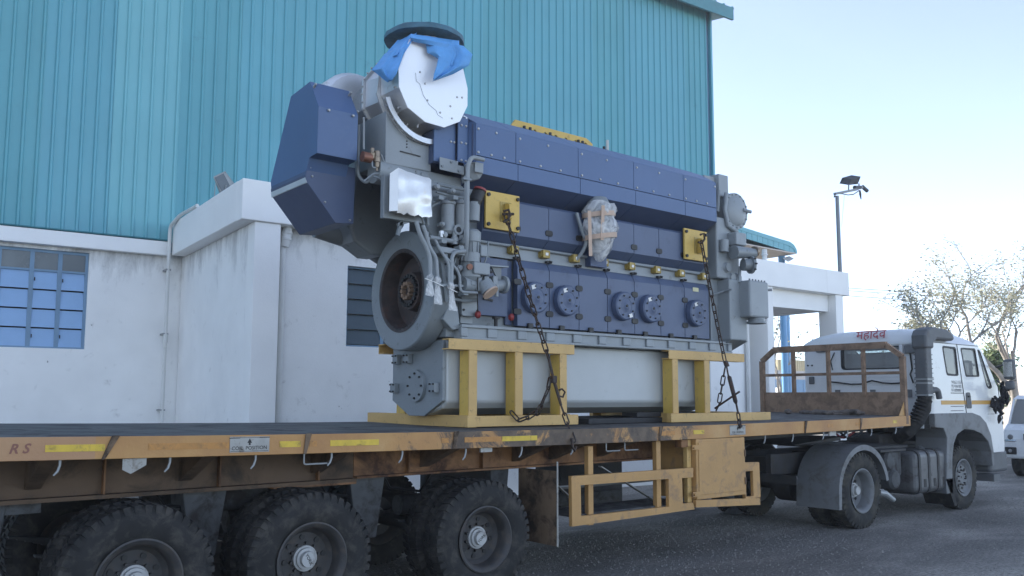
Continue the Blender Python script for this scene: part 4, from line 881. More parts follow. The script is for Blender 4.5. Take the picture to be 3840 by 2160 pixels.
for (r0, y0_, y1_, nm) in ((.50, 6.93, 6.945, 'turbine_ring'), (.50, 6.975, 6.99, 'turbine_ring')):
    n = 24; o = []; i_ = []
    for k in range(n+1): a = R(196+148*k/n); o.append((TC.x+.02+(r0)*math.cos(a), TC.z-.02+r0*math.sin(a))); i_.append((TC.x+.02+(r0-.05)*math.cos(a), TC.z-.02+(r0-.05)*math.sin(a)))
    MB().plate([o+i_[::-1]], lambda x, z: (x, y0_, z), (0, y1_-y0_, 0)).build(nm, M['silver'], E_)
for k in range(9):
    a = R(205+130*k/8); MB().cyl((TC.x+.02+.49*math.cos(a),6.946,TC.z-.02+.49*math.sin(a)), (TC.x+.02+.49*math.cos(a),6.974,TC.z-.02+.49*math.sin(a)), .012, n=6).build('ring_spacer', M['silver'], E_)
bo = MB(); rr = random.Random(4)
for x, z in ((4.42,4.78),(4.45,4.62),(4.60,4.53),(4.74,4.50),(4.72,4.62),(4.80,4.73),(4.55,4.93),(4.36,4.88),(4.86,4.74)): bo.lathe((x,6.79,z), (0,1,0), [(0,.004),(.003,.009),(.011,.011)], 8)
for k in range(14):
    y = 6.86+.2*rr.random(); a = R(rr.uniform(140,262)); rr_ = .405; bo.lathe((TC.x+rr_*math.cos(a),y,TC.z+rr_*math.sin(a)), (-math.cos(a),0,-math.sin(a)), [(-.012,.004),(-.006,.010),(.03,.011)], 8)
for k in range(16):
    a = R(130+150*k/15); bo.lathe((TC.x+.462*math.cos(a),7.39,TC.z+.462*math.sin(a)), (0,1,0), [(0,.005),(.006,.010),(.015,.010)], 8)
bo.build('casing_bolts', M['bolt'], E_, smooth=True)['kind'] = 'stuff'
MB().tube([(x,6.797,z) for x, z in ((4.31,4.86),(4.32,4.78),(4.36,4.76),(4.40,4.66),(4.47,4.58),(4.55,4.54),(4.57,4.50),(4.63,4.48))], .0016, 5).build('plate_seam', M['grey2'], E_)
MB().lathe((4.57,7.06,5.16), (0,0,1), [(0,.20),(.12,.22),(.19,.27)], 28).build('outlet_neck', M['silver'], E_, smooth=True)
MB().lathe((4.58,7.07,5.32), (0,0,1), [(0,.30),(0,.385),(.03,.385),(.03,.30)], 40, close=True).build('outlet_flange', M['grey2'], E_, smooth=True)
# support under the turbocharger
sp = [(4.11,4.40)]
for k in range(11): a = R(215+110*k/10); sp.append((TC.x+.02+.505*math.cos(a)*1.0, TC.z-.02+.505*math.sin(a)))
sp = [(4.11,3.985),(4.63,3.985)] + [(x, 4.74-math.sqrt(.5**2-(x-4.545)**2)) for x in [4.63-.052*k for k in range(11)]]
MB().prism([(x,6.995,z) for x, z in sp], (0,.55,0)).build('turbo_support', M['grey'], E_, bevel=.006)
MB().bar((4.27,6.99,4.125),(4.50,6.99,4.115),.012,.010).build('slot', M['black'], E_)
for z in (4.18,4.21,4.24): MB().cyl((4.345,6.988,z),(4.345,6.996,z),.007,n=8).build('tapped_hole', M['black'], E_)
MB().tube([(4.05,7.1,3.92),(4.6,7.1,3.90)], .125, 20).build('support_bolster', M['grey'], E_, smooth=True)
MB().tube([(4.5,7.06,3.86),(4.98,7.03,3.84)], [.07,.06], 16).build('water_pipe', M['grey'], E_, smooth=True)
pxprism('cover_bracket', 'grey', [(1650,588),(1740,610),(1740,656),(1650,635)], 6.86, .012)
for px, py in ((1658,623),(1692,608),(1720,642)): p = P(px,py,6.86); MB().cyl(p+V((0,-.015,0)), p, .014, n=6).build('bolt', M['grey2'], E_)
# corner box with conduit
p0 = P(1790,612,6.74)
MB().prism([P(1758,610,6.78),P(1782,606,6.74),P(1814,612,6.74),P(1814,648,6.74),P(1800,672,6.78),P(1760,680,6.84)], (0,.14,0)).build('corner_box', M['grey'], E_, bevel=.012)
MB().prism([P(1782,608,6.735),P(1813,613,6.735),P(1812,649,6.735),P(1781,643,6.735)], (0,.004,0)).build('corner_box_lid', M['grey'], E_)
MB().tube(fillet([P(1745,975,6.80), P(1751,900,6.72), P(1754,620,6.70), P(1768,588,6.70), P(1814,599,6.70)], .06), .022, 10).build('conduit', M['grey'], E_, smooth=True)
MB().tube(fillet([P(1740,912,6.76), P(1745,880,6.73), P(1746,660,6.72)], .04), .014, 10).build('conduit', M['grey'], E_, smooth=True)
p = P(1752,672,6.69); MB().box(p.x-.05,p.x+.05,6.68,6.72,p.z-.012,p.z+.012).build('pipe_clamp', M['grey2'], E_, bevel=.004)
# filters and pump group below
MB().prism([P(1600,640,7.0),P(1830,690,7.0),P(1840,1000,7.0),P(1660,960,7.0),P(1600,850,7.0)], (0,.1,0)).build('pump_bracket', M['grey2'], E_, bevel=.01)
for px, w_ in ((1680,22),(1727,18)):
    p = P(px,750,6.88); q = P(px+2,868,6.88); r_ = .065 if px == 1680 else .055
    MB().lathe((p.x,6.88,q.z), (0,0,1), [(-.03,.04),(0,r_),(p.z-q.z-.05,r_),(p.z-q.z-.045,r_+.012),(p.z-q.z-.02,r_+.012),(p.z-q.z-.015,.04),(p.z-q.z+.03,.012)], 20).build('oil_filter', M['grey'], E_, smooth=True)
p = P(1717,862,6.80); MB().lathe(p, (0,1,0), [(-.015,.03),(-.015,.052),(.08,.052)], 20).build('filter_port', M['grey'], E_, smooth=True); MB().cyl(p+V((0,-.016,0)),p+V((0,-.002,0)),.03,n=14).build('port_opening', M['black'], E_)
pb_ = P(1640,922,6.78); pe = P(1740,932,6.78); MB().prism([(pb_.x,6.76,pb_.z),(pe.x,6.76,pe.z-.02),(pe.x,6.76,pe.z-.075),(pb_.x+.03,6.76,pb_.z-.06)], (0,.25,0)).build('filter_base', M['grey'], E_, bevel=.008)
MB().tube([P(1610,890,6.82),P(1705,906,6.82)], .024, 10).build('oil_pipe', M['grey'], E_, smooth=True)
for px, py in ((1598,897),(1705,898)): p = P(px,py,6.82); MB().lathe(p+V((0,0,-.05)), (0,0,1), [(0,.03),(.03,.03),(.032,.038),(.07,.038),(.075,.026),(.12,.026)], 12).build('pipe_union', M['grey'], E_, smooth=True)
p = P(1655,878,6.8); MB().lathe(p+V((0,0,-.03)), (0,0,1), [(0,.015),(.03,.015),(.03,.024),(.06,.024)], 10).build('sight_valve', M['silver'], E_, smooth=True)
p = P(1672,945,6.8); MB().cyl(p+V((0,0,-.05)),p,.022,n=10).build('drain_plug', M['grey'], E_)
# electric motor with hose
a = P(1770,905,6.8); MB().lathe((a.x,6.80,P(1770,985,6.8).z), (0,0,1), [(-.01,.045),(0,.085),(.09,.085),(.095,.07),(.20,.075),(.205,.088),(.30,.09),(.33,.06),(.34,.01)], 22).build('pump_motor', M['grey'], E_, smooth=True)
for k in range(9): t = k*2*math.pi/9; MB().bar((a.x+.078*math.cos(t),6.80+.078*math.sin(t),P(1770,985,6.8).z+.10), (a.x+.078*math.cos(t),6.80+.078*math.sin(t),P(1770,985,6.8).z+.2), .012, .01).build('cooling_fin', M['grey2'], E_)
p = P(1812,940,6.74); MB().box(p.x-.04,p.x+.04,6.72,6.80,p.z-.06,p.z+.05).build('terminal_box', M['grey'], E_, bevel=.01)
MB().tube([P(1775,830,6.83),P(1778,760,6.83)], .062, 16).build('breather_pipe', M['grey'], E_, smooth=True)
for k in range(3): q = P(1781+k*4, 756-k*11, 6.83); MB().tube([q, q+V((.012,0,.03))], .068-.002*k, 16).build('hose_clamp', M['black'], E_, smooth=True)
MB().tube([P(1779,765,6.83),P(1800,715,6.82)], .062, 16).build('rubber_hose', M['black'], E_, smooth=True)
MB().tube([P(1799,716,6.81),P(1801,709,6.81)], .066, 16).build('hose_plug', M['red_cap'], E_, smooth=True)
# governor / pump cluster
p = P(1765,1000,6.84); MB().lathe(p+V((0,0,-.16)), (0,0,1), [(0,.08),(.05,.12),(.16,.12),(.165,.10),(.22,.09)], 20).build('pump_body', M['grey'], E_, smooth=True)
MB().box(p.x-.06,p.x+.14,6.70,6.84,p.z-.09,p.z+.03).build('pump_block', M['grey'], E_, bevel=.012); MB().cyl(P(1763,1000,6.69),P(1763,1000,6.70)+V((0,.02,0)),.03,n=10).build('port_plug', M['copper'], E_)
a, c = P(1735,1066,6.82), P(1890,1068,6.80); MB().tube([a, V((c.x-.16,6.82,a.z)), c], [.075,.07,.055], 18).build('pump_housing', M['grey'], E_, smooth=True)
MB().lathe(c, (1,0,0), [(-.02,.055),(-.02,.09),(.01,.09),(.01,.055)], 18).build('pump_flange', M['grey'], E_, smooth=True)
MB().tube([P(1818,1060,6.74),P(1838,1095,6.68)], [.07,.085], 16).build('pipe_stub', M['grey'], E_, smooth=True); MB().tube([P(1838,1095,6.68),P(1842,1100,6.67)], .086, 16).build('tape_cap', M['masking'], E_, smooth=True)
for px in (1790, 1850): p = P(px,1055,6.78); MB().box(p.x-.03,p.x+.03,6.74,6.86,p.z-.10,p.z+.05).build('clamp', M['grey'], E_, bevel=.008)
p = P(1862,1090,6.74); MB().cyl(p+V((0,0,-.06)),p+V((0,0,.06)),.02,n=10).build('drain_cock', M['grey'], E_, smooth=True)
# bracket shelf
q = [P(1830,998,6.72),P(1908,1003,6.72)]; MB().hexa([q[0],q[1],q[1]+V((-.02,.22,0)),q[0]+V((-.1,.22,0))]+[v+V((0,0,.014)) for v in (q[0],q[1],q[1]+V((-.02,.22,0)),q[0]+V((-.1,.22,0)))]).build('shelf_plate', M['grey'], E_)
MB().prism([P(1845,1002,6.76),P(1880,1004,6.76),P(1880,1052,6.80),P(1868,1052,6.80)], (0,.02,0)).build('shelf_gusset', M['grey'], E_)
# pipes with capped ends in front of the flywheel
for pts, r_ in (([(1560,830),(1575,880),(1596,920),(1612,960),(1614,1045)], .021), ([(1585,845),(1595,870),(1610,930),(1635,965),(1640,1050)], .021), ([(1745,942),(1705,945),(1694,965),(1692,1075)], .021), ([(1640,920),(1655,945),(1690,985),(1714,1012),(1724,1035),(1726,1095),(1790,1098)], .014), ([(1632,900),(1650,935),(1684,990),(1684,1065)], .014)):
    MB().tube(fillet([P(x,y,6.74) for x, y in pts], .05), r_, 10).build('oil_pipe', M['grey'], E_, smooth=True)
MB().bar(P(1640,1068,6.76), P(1735,1072,6.76), .02, .02).build('pipe_rail', M['grey2'], E_)
p = P(1758,1140,6.95); MB().prism([(p.x+dx,6.93,2.72+dz) for dx, dz in rrect(-.10,.105,-.15,.10,.03)], (0,.06,0)).build('access_cover', M['grey'], E_, bevel=.006)
for dx in (-.08,.09): MB().cyl((p.x+dx,6.915,2.63),(p.x+dx,6.931,2.63),.012,n=6).build('bolt', M['dark_bolt'], E_)
for px, py, nm in ((1790,1180,0),(1915,1190,0)): p = P(px,py,6.9); MB().lathe(p+V((-.03,0,0)), (1,-.6,0), [(0,.02),(.02,.04),(.05,.035),(.06,.01)], 12).build('plug_cap', M['red_cap'], E_, smooth=True)
p = P(1866,1215,6.9); MB().cyl((p.x,6.93,2.48),(p.x,6.93,2.57),.02,n=10).build('stud', M['dark_bolt'], E_); MB().cyl((p.x,6.93,2.56),(p.x,6.93,2.585),.04,n=10).build('stud_head', M['dark_bolt'], E_)
MB().prism([(4.74,6.92,2.52),(4.80,6.92,2.66),(4.92,6.92,2.66),(4.95,6.92,2.44),(4.86,6.92,2.42)], (0,.22,0)).build('foot_bracket', M['grey2'], E_, bevel=.01)
MB().tube([P(1795,950,6.73),P(1793,1010,6.72),P(1790,1100,6.75),P(1792,1170,6.86)], .006, 6).build('cable', M['black'], E_)
MB().tube([P(1800,965,6.73),P(1806,1040,6.72)], .006, 6).build('cable', M['black'], E_)
eb('side_cover', 'grey', 5.0, 5.15, 6.99, 7.055, 2.5, 3.2)
# more small fittings in the pump group
for pts, r_ in (([(1560,640),(1572,700),(1566,770),(1590,840)], .012), ([(1640,690),(1700,705),(1742,712)], .016), ([(1636,720),(1690,735),(1738,742)], .012), ([(1605,845),(1600,800),(1622,770),(1640,760)], .014), ([(1700,1000),(1712,960),(1730,945)], .012), ([(1660,985),(1668,1060),(1676,1130)], .02), ([(1830,905),(1826,960),(1812,1000)], .010), ([(1735,870),(1738,840),(1752,826)], .012), ([(1700,1120),(1735,1128),(1790,1125)], .016)):
    MB().tube(fillet([P(x,y,6.86) for x, y in pts], .04), r_, 8).build('small_pipe', M['grey2'], E_, smooth=True)
for px, py, r_ in ((1640,700,.022),(1700,716,.02),(1668,880,.026),(1742,905,.024),(1760,1035,.03),(1700,1040,.02),(1725,1005,.024),(1660,840,.018),(1690,985,.018)):
    p = P(px,py,6.80); MB().lathe(p, (0,1,0), [(-.02,r_*.5),(-.016,r_),(.0,r_),(.004,r_*1.35),(.02,r_*1.35),(.08,r_)], 10).build('fitting', M['grey'], E_, smooth=True, ang=30)
for px, py in ((1652,742),(1706,742),(1662,905),(1728,930),(1772,1062),(1744,1100),(1822,1045)):
    p = P(px,py,6.76); MB().box(p.x-.03,p.x+.03,6.74,6.84,p.z-.022,p.z+.022).build('bracket_block', M['grey2'], E_, bevel=.006)
for px, py, w_, h_ in ((1830,700,40,26),(1590,665,30,30)):
    p = P(px,py,6.98); MB().box(p.x-w_*.0014,p.x+w_*.0014,6.96,7.02,p.z-h_*.0014,p.z+h_*.0014).build('terminal_box', M['grey2'], E_, bevel=.006)
# foil-wrapped control cabinet
fx0, fx1, fz0, fz1 = 4.085, 4.46, 3.47, 3.875
fb = MB(); n = 10; rr = random.Random(12)
for iy, y in enumerate((6.70,)):
    vs = []; 
    for i in range(n+1):
        for j in range(n+1):
            u, v = i/n, j/n; x = fx0+(fx1-fx0)*u; z = fz0+(fz1-fz0)*v-.05*u*v
            edge = min(u,1-u,v,1-v); y_ = 6.70 + .004*rr.uniform(-1,1) + .010*math.sin(9*u+6*v) * v + .012*math.sin(4*u-11*v+1)*(1-v) + (.02 if edge == 0 else 0) + .05*max(0, .4-abs(u-.55))*max(0, v-.7)*3
            vs.append((x, y_, z-(.03*rr.random() if j == 0 else 0)))
    fs = [(i*(n+1)+j, (i+1)*(n+1)+j, (i+1)*(n+1)+j+1, i*(n+1)+j+1) for i in range(n) for j in range(n)]
    fb.add(vs, fs)
fb.build('foil_front', M['foil'], E_, smooth=True, ang=50)
MB().box(fx0, fx1, 6.73, 6.86, fz0+.01, fz1-.03).build('foil_wrap', M['foil'], E_, bevel=.02)
MB().hexa([(fx0-.05,6.78,fz0),(fx0+.002,6.715,fz0),(fx0+.01,6.73,fz0),(fx0-.03,6.82,fz0),(fx0-.05,6.78,fz1-.05),(fx0+.002,6.715,fz1),(fx0+.01,6.73,fz1),(fx0-.03,6.82,fz1-.04)]).build('foil_side', M['foil'], E_)
eb('cabinet_back', 'grey2', 4.02, 4.45, 6.86, 6.92, 3.42, 3.83)
MB().bar((4.2,6.9,3.38),(4.38,6.9,3.46),.03,.03).build('cabinet_bracket', M['grey2'], E_); MB().bar((4.2,6.9,3.28),(4.25,6.9,3.46),.03,.03).build('cabinet_bracket', M['grey2'], E_)
# ---------------------------------------------------------------- free-end gear case (right)
def rb(name, mt, xa, y, xb, za, zb_, ye=8.1, bevel=.012): return MB().box(xa, xb, y, ye, za, zb_).build(name, M[mt], E_, bevel=bevel)
rb('gear_case', 'grey', 8.95, 6.86, 9.42, 3.30, 4.10, bevel=.02)
rb('gear_case_neck', 'grey', 8.95, 6.97, 9.34, 4.10, 4.50, bevel=.02)
rb('gear_case_lower', 'grey', 8.95, 6.98, 9.30, 2.485, 3.30)
q = MB().box(9.1, 9.46, 6.79, 8.0, 2.50, 3.295).build('cooler_block', M['grey'], E_, bevel=.02)
MB().prism([(9.1,6.79,2.499),(9.46,6.79,2.499),(9.46,7.1,2.36),(9.1,7.1,2.36)], (0,.6,0)).build('cooler_foot', M['grey2'], E_)
ob = MB().box(9.31, 9.72, 6.63, 7.4, 2.80, 3.28).build('oil_cooler', M['grey'], E_, bevel=.025)
for k in range(6): MB().cyl((9.35+k*.065,6.66,3.28),(9.35+k*.065,6.66,3.30),.012,n=6).build('bolt', M['grey2'], ob)
c = V((9.56, 6.72, 2.80)); MB().lathe(c, (0,0,-1), [(0,.11),(.04,.11),(.045,.125),(.07,.125),(.075,.1)], 20).build('cooler_flange', M['grey2'], E_, smooth=True)
# junction box
MB().box(9.1, 9.30, 6.92, 7.10, 4.40, 4.70).build('junction_box', M['grey'], E_, bevel=.008); MB().box(8.88, 9.095, 6.98, 7.02, 4.42, 4.66).build('junction_bracket', M['grey'], E_, bevel=.006)
MB().tube(fillet([(9.2,6.98,4.40),(9.25,6.98,4.33),(9.33,6.98,4.30)], .03), .022, 8).build('cable_gland', M['copper'], E_, smooth=True)
# round pump cover
c = P(2758, 792, 6.86)
rc = MB().lathe((c.x, 6.86, c.z), (0,1,0), [(-.065,.0001),(-.06,.09),(-.035,.18),(-.015,.205),(-.015,.24),(.02,.245),(.25,.245)], 40).build('round_cover', M['grey'], E_, smooth=True, ang=25)
for k in range(16): a = 2*math.pi*k/16; MB().cyl((c.x+.222*math.cos(a),6.83,c.z+.222*math.sin(a)),(c.x+.222*math.cos(a),6.846,c.z+.222*math.sin(a)),.010,n=6).build('bolt', M['grey2'], rc)
MB().cyl((c.x+.09,6.80,c.z+.02),(c.x+.2,6.76,c.z+.0),.022,n=10).build('spigot', M['grey'], rc); MB().cyl((c.x+.06,6.80,c.z+.02),(c.x+.06,6.81,c.z+.02),.02,n=10).build('plug', M['silver'], rc)
MB().tube([(c.x-.2,6.85,c.z+.21),(c.x-.26,6.84,c.z-.02),(c.x-.2,6.84,c.z-.22),(c.x-.02,6.83,c.z-.29)], .03, 10).build('hose', M['grey'], E_, smooth=True)
MB().tube([(c.x-.3,6.9,c.z+.24),(c.x-.34,6.9,c.z-.05)], .03, 10).build('hose', M['grey2'], E_, smooth=True)
# pumps under the round cover
p = P(2760, 900, 6.8); MB().box(p.x-.10,p.x+.12,6.72,6.86,p.z-.08,p.z+.09).build('water_pump', M['grey'], E_, bevel=.015)
MB().tube([P(2715,900,6.82),P(2715,945,6.82)], .06, 14).build('pump_leg', M['grey'], E_, smooth=True)
MB().tube([P(2750,945,6.74),P(2830,950,6.70)], [.09,.06], 16).build('pump_outlet', M['grey2'], E_, smooth=True); p = P(2835,945,6.70); MB().lathe(p, (1,0,0), [(-.05,.07),(-.02,.075),(0,.05),(.03,.04)], 14).build('pump_nut', M['bronze'], E_, smooth=True)
for px, py, r_ in ((2727,1003,.055),(2745,1042,.055),(2765,1043,.055)):
    p = P(px,py,6.845); MB().lathe((p.x,6.845,p.z), (0,1,0), [(-.03,.03),(-.03,r_),(-.01,r_),(.015,r_+.015)], 18).build('blank_flange', M['grey'], E_, smooth=True, ang=25)
p = P(2803,995,6.72); rp = MB().lathe((p.x-.1,6.72,p.z), (1,-.45,0), [(0,.08),(.10,.08),(.105,.115),(.135,.115),(.14,.08),(.145,.0001)], 22).build('pump_end', M['grey2'], E_, smooth=True, ang=25)
for k in range(8): a = 2*math.pi*k/8; o_ = V((p.x+.0,6.67,p.z)); MB().cyl(o_+V((.045*math.cos(a)-.01,.09*math.cos(a)-.02,.098*math.sin(a))), o_+V((.045*math.cos(a)+.015,.09*math.cos(a)-.032,.098*math.sin(a))), .011, n=6).build('bolt', M['dark_bolt'], rp)
MB().tube([P(2775,1000,6.8),P(2772,1060,6.78)], .02, 8).build('oil_pipe', M['grey'], E_, smooth=True)
MB().tube([P(2672,1105,6.95),P(2715,1092,6.85),P(2745,1085,6.72)], .012, 8).build('oil_pipe', M['grey'], E_, smooth=True)
# ---------------------------------------------------------------- film-wrapped actuator
wr = MB(); rr = random.Random(21); n = 18
cx = P(2248, 860, 6.80)
prof = [(772,20),(764,40),(780,52),(800,52),(818,46),(832,52),(856,56),(885,50),(910,42),(935,36),(958,22),(975,12),(980,3)]
ring = []
for (py, hw) in prof:
    c = P(2246+(8 if py < 800 else 0)+(4 if py > 900 else 0), py, 6.80); rad = hw*.0041
    ring.append([(c.x+rad*math.cos(2*math.pi*k/n)*(1+.12*rr.uniform(-1,1)), 6.80+rad*.8*math.sin(2*math.pi*k/n)*(1+.12*rr.uniform(-1,1)), c.z+.012*rr.uniform(-1,1)) for k in range(n)])
wr.add([q for r_ in ring for q in r_], [(i*n+k, i*n+(k+1) % n, (i+1)*n+(k+1) % n, (i+1)*n+k) for i in range(len(prof)-1) for k in range(n)])
fo = wr.build('packing_film', M['film'], E_, smooth=True, ang=50)
MB().lathe((cx.x,6.82,P(2246,940,6.82).z), (0,0,1), [(0,.06),(.12,.10),(.22,.12),(.3,.10),(.34,.14),(.5,.15),(.6,.10)], 16).build('actuator', M['grey2'], E_, smooth=True)
def band(pys, hw, r_=.02):
    b = MB(); n_ = 20; a, c = P(*pys[0], 6.80), P(*pys[1], 6.80); w_ = .055
    m_ = (a+c)/2; rad = hw
    for sgn in (0,):
        vs = []
        for k in range(n_): t = 2*math.pi*k/n_; zz = m_.z+(c.z-a.z)*.5*math.cos(t); vs += [(m_.x+rad*math.cos(t), 6.80+rad*.84*math.sin(t), zz-w_/2), (m_.x+rad*math.cos(t), 6.80+rad*.84*math.sin(t), zz+w_/2)]
        b.add(vs, [(2*k, 2*((k+1) % n_), 2*((k+1) % n_)+1, 2*k+1) for k in range(n_)])
    b.build('packing_tape', M['masking'], E_, smooth=True)
band(((2200,808),(2290,806)), .205); band(((2198,892),(2298,885)), .212)
for (a, c) in (((2210,790),(2215,960)), ((2262,770),(2258,900))):
    p, q = P(*a, 6.62), P(*c, 6.66); MB().bar(p, q, .05, .004, (0,1,0)).build('packing_tape', M['masking'], E_)
MB().tube(fillet([P(2162,798,6.86), P(2185,875,6.84), P(2200,905,6.83), P(2185,945,6.88), P(2160,975,6.93)], .08), .02, 8).build('actuator_pipe', M['grey'], E_, smooth=True)
MB().box(P(2215,960,6.9).x, P(2275,960,6.9).x, 6.9, 7.05, 3.24, 3.45).build('actuator_base', M['blue_dark'], E_)

# ---------------------------------------------------------------- bags on pipe ends
for k, (px, py, ln, lab) in enumerate(((1612,1048,60,'left of the three clear bags tied on pipe ends before the flywheel'), (1640,1060,80,'middle of the three clear bags tied on pipe ends before the flywheel'), (1692,1082,82,'right of the three clear bags tied on pipe ends, largest'))):
    Bg = thing('plastic_bag', lab, 'plastic bag', P(px, py+ln, 6.74), 'bags on pipe ends'); rr = random.Random(k); b = MB(); n = 12; rg_ = []
    for f, hw, dp in ((-.25,12,12),(-.1,17,15),(.1,9,8),(.2,10,8),(.6,17,7),(1,22,4)):
        c = P(px+3*k*f, py+ln*f, 6.74); rg_.append([(c.x+hw*.0024*math.cos(2*math.pi*j/n)*(1+.15*rr.uniform(-1,1)), 6.74+dp*.0024*math.sin(2*math.pi*j/n), c.z+.008*rr.uniform(-1,1)) for j in range(n)])
    b.add([q for r_ in rg_ for q in r_], [(i*n+j, i*n+(j+1) % n, (i+1)*n+(j+1) % n, (i+1)*n+j) for i in range(5) for j in range(n)]); b.build('bag', M['film'], Bg, smooth=True, ang=50)
    c = P(px, py+ln*.12, 6.74); MB().bar(c+V((-.07 if k == 0 else -.03,-.02,.02)), c+V((.05,-.03,-.01)), .006, .006).build('tie', M['tie'], Bg)

# ---------------------------------------------------------------- tarpaulin over the turbo outlet
Tp = thing('tarpaulin', 'blue tarpaulin tied over the round turbocharger outlet and hanging in flaps', 'tarpaulin', (4.58, 7.07, 5.3))
b = MB(); n = 40; rr = random.Random(6); rings = []
for (r_, z) in ((.0005,5.385),(.3,5.382),(.385,5.372),(.402,5.355),(.40,5.315),(.33,5.30),(.25,5.295)):
    rings.append([(4.58+r_*math.cos(2*math.pi*k/n)*(1+.012*rr.uniform(-1,1)), 7.07+r_*math.sin(2*math.pi*k/n)*(1+.012*rr.uniform(-1,1)), z+.005*rr.uniform(-1,1)) for k in range(n)])
b.add([q for r_ in rings for q in r_], [(i*n+k, i*n+(k+1) % n, (i+1)*n+(k+1) % n, (i+1)*n+k) for i in range(len(rings)-1) for k in range(n)]); b.build('outlet_cover', M['tarp_dark'], Tp, smooth=True, ang=60)
def cloth(rows, name='flap', amp=.02, nu=16, seed=0, thick=.004):
    """rows: from top to bottom, each (x0,y0,Y0, x1,y1,Y1) in measured points; folds run down the cloth"""
    b = MB(); rr = random.Random(seed); ph = [rr.uniform(0,6) for _ in range(3)]; R_ = []
    nr = (len(rows)-1)*5
    for i in range(nr+1):
        t = i/5; k = min(int(t), len(rows)-2); f = t-k; a = [p*(1-f)+q*f for p, q in zip(rows[k], rows[k+1])]; row = []
        p, q = P(a[0],a[1],a[2]), P(a[3],a[4],a[5])
        for j in range(nu+1):
            u = j/nu; c = p*(1-u)+q*u; w_ = math.sin(u*9+ph[0])*.6+math.sin(u*17+ph[1]+i*.1)*.3+math.sin(u*5+i*.25+ph[2])*.4
            row.append(c+V((w_*amp*.3, w_*amp*(.3+i/nr), 0)))
        R_.append(row)
    m_ = nu+1; b.add([q for r_ in R_ for q in r_], [(i*m_+j, i*m_+j+1, (i+1)*m_+j+1, (i+1)*m_+j) for i in range(nr) for j in range(nu)])
    o = b.build(name, M['tarp'], Tp, smooth=True, ang=50); md = o.modifiers.new('solid', 'SOLIDIFY'); md.thickness = thick; return o
cloth([(1540,126,6.76, 1722,152,6.70), (1538,140,6.72, 1722,172,6.66), (1545,152,6.75, 1705,196,6.68)], 'band', .010, 26, 1)
cloth([(1492,150,7.0, 1562,122,6.80), (1455,190,7.0, 1540,160,6.76), (1430,225,7.0, 1512,205,6.74)], 'flap', .03, 14, 2)
cloth([(1440,200,6.99, 1520,176,6.75), (1412,240,7.0, 1505,225,6.73), (1392,262,7.0, 1492,258,6.72), (1425,285,6.95, 1480,285,6.74), (1460,303,6.85, 1467,303,6.80)], 'flap', .035, 16, 3)
cloth([(1596,160,6.75, 1700,150,6.68), (1604,195,6.73, 1712,200,6.65), (1645,218,6.71, 1690,250,6.66)], 'flap', .03, 14, 4)
cloth([(1655,165,6.73, 1738,172,6.60), (1646,205,6.71, 1772,206,6.56), (1636,250,6.69, 1757,246,6.58), (1626,280,6.69, 1700,276,6.64), (1622,302,6.70, 1630,301,6.70)], 'flap', .03, 18, 5)
# ================================================================ STANDS AND CHAINS
def stand(label, x0, x1, xb0, xb1, posts, cross, zt=2.333):
    S_ = thing('support_stand', label, 'stand', ((x0+x1)/2, 7.5, zd((x0+x1)/2)), 'yellow engine stands')
    zb_ = zd(x0)+.015
    for y, s_ in ((6.84, 1), (8.16, -1)):
        # top channel: web at the outside, flanges inward
        MB().box(x0, x1, y-.006, y+.006, zt-.105, zt).build('top_channel', M['yellow'], S_, bevel=.003)
        for z in (zt-.105, zt-.012): MB().box(x0, x1, min(y+s_*.006, y+s_*.11), max(y+s_*.006, y+s_*.11), z, z+.011).build('channel_flange', M['yellow'], S_)
        MB().box(xb0, xb1, y-.03, y+.04, zb_, zb_+.105).build('bottom_beam', M['yellow'], S_, bevel=.004)
        for px in posts:
            MB().box(px, px+.10, y-.002+(0 if s_ > 0 else -.05), y+.012+(0 if s_ > 0 else -.05), zb_+.106, zt-.106).build('post', M['yellow'], S_, bevel=.003)
            MB().box(px-.002, px+.012, min(y+.012,y+s_*.15), max(y+.012,y+s_*.15), zb_+.106, zt-.108).build('post_web', M['yellow2'], S_)
            MB().box(px-.0, px+.10, y+s_*.15-.006, y+s_*.15+.006, zb_+.106, zt-.11).build('post_flange', M['yellow'], S_)
    for xa, ya, yb in cross:
        MB().box(xa, xa+.11, ya, yb, zb_-.004, zb_+.112).build('cross_beam', M['yellow'], S_, bevel=.004)
    return S_
stand('yellow steel stand under the flywheel end of the engine', 4.755, 6.41, 4.98, 6.44, (5.0, 5.585, 6.20), ((4.96, 6.80, 8.74), (6.30, 6.905, 8.09)))
stand('yellow steel stand under the free end of the engine', 7.955, 9.44, 7.95, 9.95, (8.02, 8.62), ((8.05, 6.905, 8.09), (9.30, 6.905, 8.09)))

